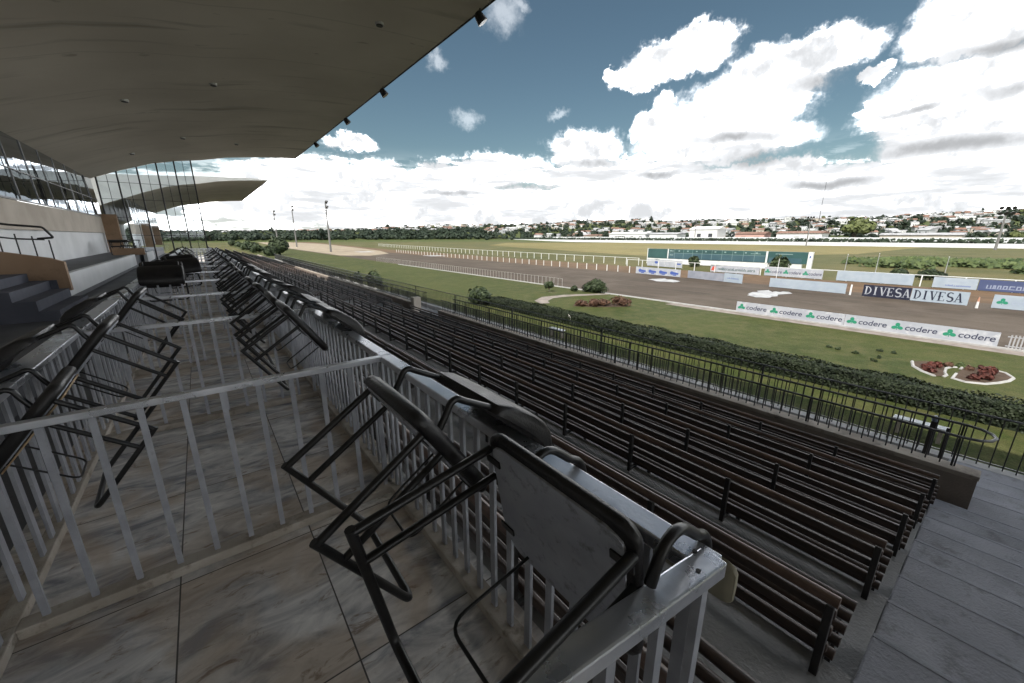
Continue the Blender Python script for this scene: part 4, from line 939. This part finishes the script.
# light mesh fence at the near track edge
t = empty('mesh_fence', (28.2,28,G)); tag(t, 'thin pale wire fence along the near track edge', 'fence')
b = MB()
for i in range(90): b.bar((0,i*.6,0),(0,i*.6,.9), .016, .016)
tag(b.build('picket_row', M['roofside'], t), kind='stuff')
b = MB(); b.bar((0,0,.9),(0,53,.9), .012, .012); b.build('top_rail', M['roofside'], t)
t = empty('picket_fence', (28.4,-8,G)); tag(t, 'pale picket fence right of the clover boards', 'fence')
b = MB()
for i in range(70): b.bar((0,i*.11,0),(0,i*.11,.68), .05, .02, up=(1,0,0))
b.build('pickets', M['grey_tile'], t)
b = MB(); b.bar((.03,0,.58),(.03,7.7,.58), .03, .05); b.bar((.03,0,.15),(.03,7.7,.15), .03, .05); b.build('rails', M['grey_tile'], t)
t = empty('marker_post', (43.2,1.35,G)); tag(t, 'small white marker with orange tip between the serif and clover boards', 'marker')
b = MB(); b.tube([(0,0,0),(0,0,.5)], [.08,.06], 8); b.build('base', M['white'], t); b = MB(); b.tube([(0,0,.502),(0,0,.82)], [.06,.03], 8); b.build('tip', M['orange'], t)
t = empty('marker_post', (44.3,8.7,G)); tag(t, 'small white marker post left of the dark navy board', 'marker')
b = MB(); b.tube([(0,0,0),(0,0,.85)], [.07,.06], 8); b.build('base', M['white'], t); b = MB(); b.tube([(0,0,.852),(0,0,.93)], [.07,.05], 8); b.build('tip', M['white'], t)
b = MB(); b.tube([(0,0,0),(0,0,2.6)], .03, 6); o = b.build('winning_post', M['white'], loc=(50.5,16.6,G)); tag(o, 'white winning post in front of the clover board', 'post')
def tarp(poly, label, hh=.12):
    b = MB(); n = len(poly); cx = sum(p[0] for p in poly)/n; cy = sum(p[1] for p in poly)/n
    V = [(0,0,hh)]; F = []; K = 6
    for k_ in range(1, K+1):
        for i in range(n*4):
            a, c_ = poly[i//4], poly[(i//4+1) % n]; q = (i%4)/4; x = a[0]+(c_[0]-a[0])*q-cx; y = a[1]+(c_[1]-a[1])*q-cy; s = k_/K
            jag = 1 + (.14*mnoise.noise((x*2,y*2,5)) if k_ == K else 0)
            V.append((x*s*jag, y*s*jag, (.03 if k_ == K else .05+hh*(.5+.9*mnoise.noise((x*s*1.3,y*s*1.3,k_)))) ))
    m_ = n*4
    F += [(0, 1+i, 1+(i+1) % m_) for i in range(m_)]
    for k_ in range(K-1): F += [(1+k_*m_+i, 1+(k_+1)*m_+i, 1+(k_+1)*m_+(i+1)%m_, 1+k_*m_+(i+1)%m_) for i in range(m_)]
    b.add(V, F); o = b.build('plastic_sheet', M['tarp'], loc=(cx,cy,G+.03)); so = o.modifiers.new('thick','SOLIDIFY'); so.thickness = .01
    tag(o, label, 'plastic sheet')
tarp([(36.9,14.1),(36.3,13.2),(36.6,12.4),(38.4,12.3),(39.4,12.6),(41.2,12.0),(41.5,12.7),(40.3,13.3),(41.6,14.1),(40.6,14.7),(39.4,14.2),(38.3,14.5)], 'crumpled white plastic sheet lying on the dirt behind the clover boards')
tarp([(41.4,26.7),(40.5,25.2),(41.0,23.4),(42.3,23.2),(42.6,24.8),(43.3,25.9)], 'smaller white plastic sheet on the dirt below the blue-marked board')
tarp([(46.0,98),(46.5,93),(50.5,92),(50.4,96.5)], 'pale sheet far along the dirt track', .05)
tarp([(40,137),(40.4,130),(45.2,130),(45,136)], 'pale sheet farthest along the dirt track', .05)

# ------------------------------------------------------------------ floodlight towers
def tower(x, y, hh, label, s=1.0):
    t = empty('floodlight_tower', (x,y,G)); tag(t, label, 'floodlight tower', 'floodlight towers around the track')
    b = MB(); b.tube([(0,0,0),(0,0,hh*.5),(0,0,hh)], [.34*s,.27*s,.18*s], 8); b.build('mast', pm('mast_'+str(int(x)), (.15,.145,.14), rough=.7), t, smooth=True)
    d = Vector((-1,-.1,0)).normalized() if x > 100 else Vector((1,-.25,0)).normalized(); e = Vector((-d.y,d.x,0))
    b = MB(); b.bar(e*-1.5*s+Vector((0,0,hh)), e*1.5*s+Vector((0,0,hh)), .12*s, .16*s); b.bar(e*-1.5*s+Vector((0,0,hh-1.5*s)), e*1.5*s+Vector((0,0,hh-1.5*s)), .12*s, .16*s); b.build('crossarm', M['fence'], t)
    for i in (-1.2,0,1.2):
        for z in (.35, -1.2):
            b = MB(); c = e*i*s + Vector((0,0,hh+z*s)); f = (d*.9+Vector((0,0,-.5))).normalized(); b.tube([c, c+f*.5*s, c+f*.7*s], [.25*s,.46*s,.5*s], 10); b.build('lamp', M['fence'], t)
tower(33.85,140.5,15.4,'tall floodlight tower on the left, nearest of the row beyond the benches')
tower(37.05,216.5,18.5,'floodlight tower second in the row beyond the benches')
tower(48.0,354.8,23,'floodlight tower farthest in the row beyond the benches',1.5)
tower(236.5,7.25,15.0,'floodlight tower at the far right, leaning over the white wall',1.25)
tower(300.6,158.2,19,'slim floodlight tower beyond the tote board, left of the other one')
tower(254.7,72.5,14.5,'slim floodlight tower beyond the right end of the tote board')
for i, (x, y, hh) in enumerate(((610,345,46),(720,195,55))):
    t = empty('radio_mast', (x,y,hillh(x,y))); tag(t, 'thin radio mast on the hilltop, %s one' % ['left','right'][i], 'mast')
    b = MB(); b.tube([(0,0,0),(0,0,hh)], [.4,.25], 6); b.build('mast', M['fence'], t); b = MB(); b.tube([(0,0,hh+.01),(0,0,hh+6)], .2, 5); b.build('antenna', M['white'], t)

# ------------------------------------------------------------------ far walls, warehouses, houses, trees
def far_wall(x, hh, mat, y0, y1, label, dz=0):
    b = MB(); b.box(x,x+.4,y0,y1,G,G+hh); tag(b.build('boundary_wall', mat), label, 'wall', 'boundary walls beyond the track')
far_wall(272, 1.9, M['white_dull'], -80, 420, 'long white boundary wall along the far side of the infield')
b = MB()
for _ in range(9000):
    b.quad((R.uniform(276,279), R.uniform(-80,420), G+R.uniform(.2,3.6)), R.uniform(.3,.7), (R.uniform(-1,-.2),R.uniform(-.5,.5),R.uniform(0,1)))
tag(b.build('far_hedge', M['leaf_far'], fixn=False), 'dark strip of hedge between the two far white walls', 'hedge', kind='stuff')
far_wall(286, 4.4, M['white_dull'], -80, 300, 'second white wall behind the dark far hedge strip')
def house(w, d, hh, roofh, wallm, roofm):
    b = MB(); b.box(-d/2,d/2,-w/2,w/2,-3,hh,0)
    e = .4
    b.prism([(-d/2-e,hh+.01),(d/2+e,hh+.01),(0,hh+roofh)], 'y', -w/2-e, w/2+e, 1)
    for i in range(max(2,int(w/2.5))):
        y = -w/2+1.2+i*2.4
        if y < w/2-.8: b.box(-d/2-.03,-d/2-.005,y-.5,y+.5,hh*.35,hh*.75,2)
    me = b.build('house', [wallm, roofm, M['dark_window']]); return me
PINK = pm('pink_render', (.48,.30,.26), rough=.85); OCHRE = pm('ochre_render', (.46,.36,.22), rough=.85); GREYR = pm('grey_render', (.36,.37,.38), rough=.85)
kinds = [('white house with terracotta roof', house(11,8,5.2,2.0,M['white'],M['terracotta'])), ('white house with grey roof', house(13,9,5.6,1.4,M['white'],M['grey_tile'])),
         ('tall white house with low grey roof', house(9,9,8,1.0,M['white'],M['grey_tile'])), ('cream house with terracotta roof', house(12,8,5.0,2.2,M['cream'],M['terracotta'])),
         ('grey house with grey roof', house(12,9,6,1.6,GREYR,M['grey_tile'])), ('pink house with terracotta roof', house(11,8,6,1.8,PINK,M['terracotta'])), ('long white building with pale roof', house(22,10,5.5,1.4,M['white'],M['white']))]
protoused = [False]*len(kinds)
n = 0; pos = []
while n < 290:
    az = R.uniform(2, 96) if R.random() < .85 else R.uniform(-14, 12); r = 390 + 620*R.random()**.8
    if az < 32 and r < 620: continue
    x, y = r*math.sin(rad(az)), r*math.cos(rad(az))
    if mnoise.noise((x*.006,y*.006,1)) < -.22: continue
    if any((x-a)**2+(y-c_)**2 < 150 for a, c_ in pos): continue
    pos.append((x,y)); k = R.choice((0,1,1,1,1,2,2,2,3,4,5,6,6,6)); o = kinds[k][1]
    if protoused[k]: o = o.copy(); C.objects.link(o)
    protoused[k] = True
    s = R.uniform(.45,.75); o.location = (x,y,hillh(x,y)); o.scale = (s,s,s*R.uniform(.9,1.2)); o.rotation_euler = (0,0,-rad(az)+math.pi/2*0+R.uniform(-.5,.5)+ (math.pi/2-0))
    o.rotation_euler = (0,0,rad(90-az)+R.uniform(-.6,.6)); tag(o, 'distant ' + kinds[k][0] + ' among trees on the hillside', 'house', 'houses on the hillside')
    n += 1
def warehouse(x, y, w, d, hh, wm, rm, label):
    t = empty('warehouse', (x,y,G-.3), 0); tag(t, label, 'warehouse', 'low buildings behind the far wall')
    b = MB(); b.box(0,d,-w/2,w/2,0,hh); b.build('wall', wm, t); b = MB(); b.prism([(-.6,hh+.01),(d+.6,hh+.01),(d/2,hh+hh*.22)], 'y', -w/2-.6, w/2+.6); b.build('roof', rm, t)
    for i in range(int(w/9)):
        b = MB(); y_ = -w/2+5+i*9; b.box(-.05,-.006,y_-1.6,y_+1.6,hh*.35,hh*.7); b.build('window', M['dark_window'], t)
warehouse(316,232,40,14,7.5,M['white'],M['white'],'long low white-roofed shed, leftmost behind the far wall'); warehouse(318,196,26,14,7.0,M['white'],M['grey_tile'],'low white shed second from the left behind the far wall')
warehouse(312,158,22,14,10.5,M['white'],M['white'],'big white block behind the far wall above the tote board'); warehouse(322,128,20,12,7.0,PINK,M['terracotta'],'pinkish low building right of the big white block')
warehouse(318,96,26,14,7.2,M['white'],M['terracotta'],'white shed with red roof beyond the right end of the tote board'); warehouse(330,40,34,14,6.0,M['cream'],M['grey_tile'],'low cream shed beyond the slim infield poles')
warehouse(330,300,50,16,6.0,M['cream'],M['terracotta'],'long red-roofed building at the foot of the hill'); warehouse(325,372,40,14,6.0,M['white'],M['grey_tile'],'low white shed at the foot of the hill, far left')
def far_tree(hh, rr, n, leaf, mat):
    t = empty('tree'); b = MB(); cl = []
    for _ in range(9):
        a = R.uniform(0,2*math.pi); u = R.uniform(-.6,1); s = math.sqrt(max(0,1-u*u))*.6; cl.append((s*math.cos(a)*rr, s*math.sin(a)*rr, hh*.62+u*hh*.26, R.uniform(.32,.55)))
    for _ in range(n):
        c = R.choice(cl); v = Vector((R.gauss(0,1),R.gauss(0,1),R.gauss(0,1))).normalized(); p = Vector(c[:3])+Vector((v.x*rr,v.y*rr,v.z*hh*.36))*c[3]*R.uniform(.6,1.1)
        b.quad(p, leaf*R.uniform(.6,1.3), v+Vector((0,0,.3)))
    b.build('crown', mat, t, fixn=False)
    b = MB(); b.tube([(0,0,-1),(0,0,hh*.6)], [.35,.15], 6)
    for c in cl[:4]: b.tube([(0,0,hh*.3),c[:3]], [.18,.06], 4)
    b.build('trunk', M['bark'], t); return t
tk = [far_tree(9,4.6,170,.75,M['leaf_far']), far_tree(11,5.4,190,.85,M['leaf_far']), far_tree(8,5.2,170,.8,M['leaf_olive']), far_tree(13,4.2,170,.8,M['leaf_far']), far_tree(7,4.2,140,.7,M['leaf_far'])]
tl = ['dark rounded tree','broad dark tree','broad olive-green tree','tall narrow dark tree','small dark tree']
tu = [False]*5; n = 0
while n < 290:
    q = R.random()
    if q < .5:
        az = R.uniform(-14, 96); r = R.uniform(340, 520) if az > 45 else R.uniform(440, 640)
    else: az = R.uniform(5, 96); r = R.uniform(520, 960)
    x, y = r*math.sin(rad(az)), r*math.cos(rad(az))
    if x < 292 and az > 40: continue
    if 300 < x < 350 and 20 < y < 400 and R.random() < .8: continue
    if any((x-a)**2+(y-c_)**2 < 60 for a, c_ in pos): continue
    pos.append((x,y)); k = R.choice((0,0,1,2,2,3,4,4)); o = tk[k]
    if tu[k]: o = copy_tree(o)
    tu[k] = True; s = R.uniform(.45,.9); o.location = (x,y,max(G,hillh(x,y))); o.scale = (s,s,s*R.uniform(.85,1.2)); o.rotation_euler = (0,0,R.uniform(0,6.28))
    tag(o, 'distant ' + tl[k] + ' below or among the hillside houses', 'tree', 'trees on the hillside'); n += 1
o = far_tree(15,9,1300,.7,M['leaf_olive']); o.location = (292,62,G); tag(o, 'large olive-green tree standing right of centre behind the far white wall', 'tree')
b = MB(); q_ = 0
while q_ < 750:
    az = R.uniform(-12, 97); r = R.uniform(450, 1090)
    if az < 32 and r < 620: continue
    x, y = r*math.sin(rad(az)), r*math.cos(rad(az))
    if mnoise.noise((x*.006,y*.006,1)) < -.30: continue
    z = hillh(x,y); w_, d_, h_ = R.uniform(2.5,5.5), R.uniform(2.5,4), R.uniform(2.8,5.5); k_ = R.choice((0,0,0,2,3)); a_ = rad(90-az)+R.uniform(-.7,.7); ca, sa = math.cos(a_), math.sin(a_)
    def T(px, py, pz): return (x+px*ca-py*sa, y+px*sa+py*ca, z+pz)
    b.add([T(*p) for p in ((-d_,-w_,-2),(d_,-w_,-2),(d_,w_,-2),(-d_,w_,-2),(-d_,-w_,h_),(d_,-w_,h_),(d_,w_,h_),(-d_,w_,h_))], [(0,1,5,4),(1,2,6,5),(2,3,7,6),(3,0,4,7)], k_)
    rh = R.uniform(.7,2.0); b.add([T(*p) for p in ((-d_-.4,-w_-.3,h_),(d_+.4,-w_-.3,h_),(d_+.4,w_+.3,h_),(-d_-.4,w_+.3,h_),(0,-w_-.3,h_+rh),(0,w_+.3,h_+rh))], [(0,3,5,4),(1,4,5,2),(0,4,1),(3,2,5),(0,1,2,3)], R.choice((1,1,4,4,0)))
    for j in range(2): b.add([T(-d_-.03,-w_*.5+j*w_-.5,h_*.35),T(-d_-.03,-w_*.5+j*w_+.5,h_*.35),T(-d_-.03,-w_*.5+j*w_+.5,h_*.72),T(-d_-.03,-w_*.5+j*w_-.5,h_*.72)], [(0,1,2,3)], 5)
    q_ += 1
tag(b.build('distant_town', [pm('town_white', (.34,.345,.35), (.50,.50,.50), .05, .85, world=True), M['terracotta'], M['cream'], GREYR, M['grey_tile'], M['dark_window']], fixn=False), 'dense mass of tiny white and grey houses spread over the hillside', 'town', kind='stuff')
b = MB()
for _ in range(7000):
    az = R.uniform(-16, 98); r = R.choice((R.uniform(430,1000),R.uniform(820,1120)))
    if az < 34: r = R.uniform(450, 700)
    x, y = r*math.sin(rad(az)), r*math.cos(rad(az)); z = hillh(x,y)
    if any((x-a)**2+(y-c_)**2 < 45 for a, c_ in pos[:290]): continue
    s = R.uniform(1.8,3.8); hh = R.uniform(3,7)
    for _ in range(28):
        v = Vector((R.gauss(0,1),R.gauss(0,1),R.gauss(0,1))).normalized()*R.uniform(.7,1.05); b.quad((x+v.x*s,y+v.y*s,z+hh*.55+v.z*hh*.45), R.uniform(.6,1.2), v+Vector((0,0,.3)))
tag(b.build('woodland', M['leaf_far'], fixn=False), 'dark wooded mass filling the hillside between houses', 'woodland', kind='stuff')

# ------------------------------------------------------------------ light, sky, camera
sc = bpy.context.scene
SE, SA = 52, 254           # sun elevation, azimuth (clockwise from +Y): high behind the stand
sd = Vector((math.sin(rad(SA))*math.cos(rad(SE)), math.cos(rad(SA))*math.cos(rad(SE)), math.sin(rad(SE))))
su = bpy.data.lights.new('sun', 'SUN'); su.energy = 2.0; su.angle = rad(.53); su.color = (1,.95,.87)
so = bpy.data.objects.new('sun', su); C.objects.link(so); so.rotation_euler = sd.to_track_quat('Z','Y').to_euler(); so.location = (-40,-15,60)
w = bpy.data.worlds.new('World'); sc.world = w; w.use_nodes = True; nt = w.node_tree; N = nt.nodes; L = nt.links
bg = N['Background']; sky = N.new('ShaderNodeTexSky'); sky.sky_type = 'NISHITA'; sky.sun_disc = False; sky.sun_elevation = rad(SE); sky.sun_rotation = rad(SA); sky.air_density = 1.0; sky.dust_density = .6; sky.ozone_density = 1.2
tc = N.new('ShaderNodeTexCoord'); sp = N.new('ShaderNodeSeparateXYZ'); L.new(tc.outputs['Generated'], sp.inputs[0])
def math_(op, a, b_=None, c_=None, clamp=False):
    n_ = N.new('ShaderNodeMath'); n_.operation = op; n_.use_clamp = clamp
    for i, v in enumerate((a, b_, c_)):
        if v is None: continue
        if isinstance(v, (int, float)): n_.inputs[i].default_value = v
        else: L.new(v, n_.inputs[i])
    return n_.outputs[0]
def sstep(v, a, b_):
    n_ = N.new('ShaderNodeMapRange'); n_.interpolation_type = 'SMOOTHSTEP'; n_.inputs['From Min'].default_value = a; n_.inputs['From Max'].default_value = b_; L.new(v, n_.inputs['Value']); return n_.outputs['Result']
def noise_(v, s, d, r=.55, dist=0):
    n_ = N.new('ShaderNodeTexNoise'); n_.inputs['Scale'].default_value = s; n_.inputs['Detail'].default_value = d; n_.inputs['Roughness'].default_value = r; n_.inputs['Distortion'].default_value = dist; L.new(v, n_.inputs['Vector']); return n_
az = math_('MULTIPLY', math_('ARCTAN2', sp.outputs['X'], sp.outputs['Y']), 57.29578); el = math_('MULTIPLY', math_('ARCSINE', sp.outputs['Z']), 57.29578)
cb = N.new('ShaderNodeCombineXYZ'); L.new(az, cb.inputs[0]); L.new(el, cb.inputs[1])
nA = noise_(tc.outputs['Generated'], 13, 9, .62); nB = noise_(tc.outputs['Generated'], 5, 6, .6)
vs = N.new('ShaderNodeVectorMath'); vs.operation = 'SUBTRACT'; L.new(nA.outputs['Color'], vs.inputs[0]); vs.inputs[1].default_value = (.5,.5,.5)
vm = N.new('ShaderNodeVectorMath'); vm.operation = 'MULTIPLY'; L.new(vs.outputs[0], vm.inputs[0]); vm.inputs[1].default_value = (6.0,3.6,0)
nF = noise_(tc.outputs['Generated'], 48, 8, .68); vf = N.new('ShaderNodeVectorMath'); vf.operation = 'SUBTRACT'; L.new(nF.outputs['Color'], vf.inputs[0]); vf.inputs[1].default_value = (.5,.5,.5)
vf2 = N.new('ShaderNodeVectorMath'); vf2.operation = 'MULTIPLY'; L.new(vf.outputs[0], vf2.inputs[0]); vf2.inputs[1].default_value = (3.0,2.6,0)
va0 = N.new('ShaderNodeVectorMath'); L.new(cb.outputs[0], va0.inputs[0]); L.new(vm.outputs[0], va0.inputs[1])
va = N.new('ShaderNodeVectorMath'); L.new(va0.outputs[0], va.inputs[0]); L.new(vf2.outputs[0], va.inputs[1]); wp = va.outputs[0]
def blob(x, y, a, b_, src):
    s = N.new('ShaderNodeVectorMath'); s.operation = 'SUBTRACT'; L.new(src, s.inputs[0]); s.inputs[1].default_value = (x,y,0)
    m_ = N.new('ShaderNodeVectorMath'); m_.operation = 'MULTIPLY'; L.new(s.outputs[0], m_.inputs[0]); m_.inputs[1].default_value = (1/a,1/b_,0)
    l = N.new('ShaderNodeVectorMath'); l.operation = 'LENGTH'; L.new(m_.outputs[0], l.inputs[0]); return l.outputs['Value']
BL = [(58.36,19.7,5.2,1.67),(60.91,20.8,3.53,1.59),(53.91,18.55,3.7,1.2),(50.05,18.85,.98,.59),(72.6,17.93,4.11,1.9),(68.5,16.28,5.0,2.57),(65.01,13.46,6.0,3.22),(63.79,10.82,8.5,2.35),(56.21,12.93,2.6,1.52),(57.06,14.97,1.5,1.4),(77.04,15.15,1.45,.76),
      (83.76,17.2,4.4,2.74),(86.31,11.97,8.0,3.44),(81.72,10.98,4.6,2.38),(85.39,8.33,6.79,2.32),(47.61,10.9,4.4,2.2),(36.27,8.39,7,2.0),(28.14,7.29,6.62,1.98),(17.18,11.13,3.04,1.0),(16.13,6.64,12.88,2.58),(49.92,3.5,60,3.3),(77.26,3.24,22.36,2.04),(52.32,7.77,12,2.0),(68.47,6.92,9.11,1.7),(80.73,5.44,15.18,2.08),
      (92.0,24.5,7,3.2),(84.6,22.0,2.6,1.5),(78.5,12.2,2.0,.8)]
SH = [(83.27,8.15,4.65,.55),(68.2,8.74,3.6,.85),(85.03,15.27,3.2,.45),(86.27,12.13,1.72,.4),(73.6,15.4,2.6,.6),(65.84,11.14,3.6,.4),(48.36,9.3,3.0,.35),(80.27,11.48,1.2,.2),(57,7.6,2.5,.3),(40,6.6,3,.3),(75,5.6,3,.35),(30,5.7,3.2,.28)]
dmin = None
for q in BL:
    v = blob(*q, wp); dmin = v if dmin is None else math_('MINIMUM', dmin, v)
dens = sstep(dmin, 1.36, .80)
wmin = None
for q in ((31.99,14.53,1.6,.9),(36.41,24.91,2.6,1.6),(38.5,25.6,1.6,.8),(28.82,20.67,1.3,1.0),(43.54,14.98,1.5,.5),(62,25.5,4,.5)):
    v = blob(*q, wp); wmin = v if wmin is None else math_('MINIMUM', wmin, v)
dens = math_('MAXIMUM', dens, math_('MULTIPLY', sstep(wmin, 1.45, .2), .30))
# scattered cloud everywhere else in the sky
nC = noise_(tc.outputs['Generated'], 3.2, 8, .6); out = math_('MAXIMUM', sstep(az, 97, 112), sstep(az, -16, -30)); hi = sstep(el, 27, 36)
gen = math_('MULTIPLY', sstep(nC.outputs['Fac'], .53, .62), math_('MAXIMUM', out, hi)); dens = math_('MAXIMUM', dens, gen)
haze = sstep(el, 11.5, 2.5); dens = math_('MAXIMUM', dens, math_('MULTIPLY', haze, .88))
# grey bases
vm2 = N.new('ShaderNodeVectorMath'); vm2.operation = 'MULTIPLY'; L.new(vs.outputs[0], vm2.inputs[0]); vm2.inputs[1].default_value = (8,2.2,0)
va2 = N.new('ShaderNodeVectorMath'); L.new(cb.outputs[0], va2.inputs[0]); L.new(vm2.outputs[0], va2.inputs[1])
smin = None
for q in SH:
    v = blob(*q, va2.outputs[0]); smin = v if smin is None else math_('MINIMUM', smin, v)
nG = noise_(tc.outputs['Generated'], 20, 6, .6); shade = math_('MULTIPLY', math_('MULTIPLY', sstep(smin, 2.1, .25), .98), math_('MULTIPLY_ADD', sstep(nG.outputs['Fac'], .36, .60), .45, .55))
# thin streaks low down and soft billow shading
mp = N.new('ShaderNodeMapping'); mp.inputs['Scale'].default_value = (1,1,5.5); L.new(tc.outputs['Generated'], mp.inputs['Vector'])
nS = noise_(mp.outputs[0], 7, 7, .6); streak = math_('MULTIPLY', math_('MULTIPLY', sstep(nS.outputs['Fac'], .46, .66), sstep(el, 13, 9)), .50)
upv = N.new('ShaderNodeVectorMath'); L.new(tc.outputs['Generated'], upv.inputs[0]); upv.inputs[1].default_value = (0,0,.028)
nL0 = noise_(tc.outputs['Generated'], 9, 7, .6); nL1 = noise_(upv.outputs[0], 9, 7, .6)
bil = math_('MULTIPLY', sstep(math_('SUBTRACT', nL1.outputs['Fac'], nL0.outputs['Fac']), .0, .16), math_('MULTIPLY', sstep(dmin, 1.0, .6), .55))
shade = math_('MAXIMUM', math_('MAXIMUM', shade, streak), bil)
sh_raw = shade; shade = math_('MULTIPLY', sh_raw, 5.0, clamp=True)
cc = N.new('ShaderNodeMix'); cc.data_type = 'RGBA'; L.new(shade, cc.inputs['Factor']); cc.inputs['A'].default_value = (17.0,17.0,17.1,1); cc.inputs['B'].default_value = (2.20,2.25,2.32,1)
tint = N.new('ShaderNodeMix'); tint.data_type = 'RGBA'; tint.blend_type = 'MULTIPLY'; tint.inputs['Factor'].default_value = 1; L.new(sky.outputs[0], tint.inputs['A']); tint.inputs['B'].default_value = (.155,.168,.145,1)
dk = N.new('ShaderNodeVectorMath'); dk.operation = 'SCALE'; L.new(cc.outputs['Result'], dk.inputs[0]); L.new(math_('MULTIPLY_ADD', sh_raw, -.55, 1.0), dk.inputs['Scale'])
dens = math_('DIVIDE', math_('SUBTRACT', math_('POWER', 36.0, dens), 1.0), 35.0)
mx = N.new('ShaderNodeMix'); mx.data_type = 'RGBA'; L.new(dens, mx.inputs['Factor']); L.new(tint.outputs['Result'], mx.inputs['A']); L.new(dk.outputs[0], mx.inputs['B'])
L.new(mx.outputs['Result'], bg.inputs['Color']); bg.inputs['Strength'].default_value = .15

cam = bpy.data.cameras.new('camera'); co = bpy.data.objects.new('camera', cam); C.objects.link(co); sc.camera = co
cam.sensor_width = 36; cam.lens = 390/1024*36; cam.clip_start = .03; cam.clip_end = 8000
co.location = (0,0,1.65); co.rotation_euler = (rad(90-15.1), 0, rad(-37.9))
sc.view_settings.view_transform = 'Standard'; sc.view_settings.look = 'None'; sc.view_settings.exposure = 1.75; sc.view_settings.gamma = 1; sc.view_settings.use_curve_mapping = False
sc.render.engine = 'CYCLES'; sc.cycles.max_bounces = 7; sc.cycles.transparent_max_bounces = 12
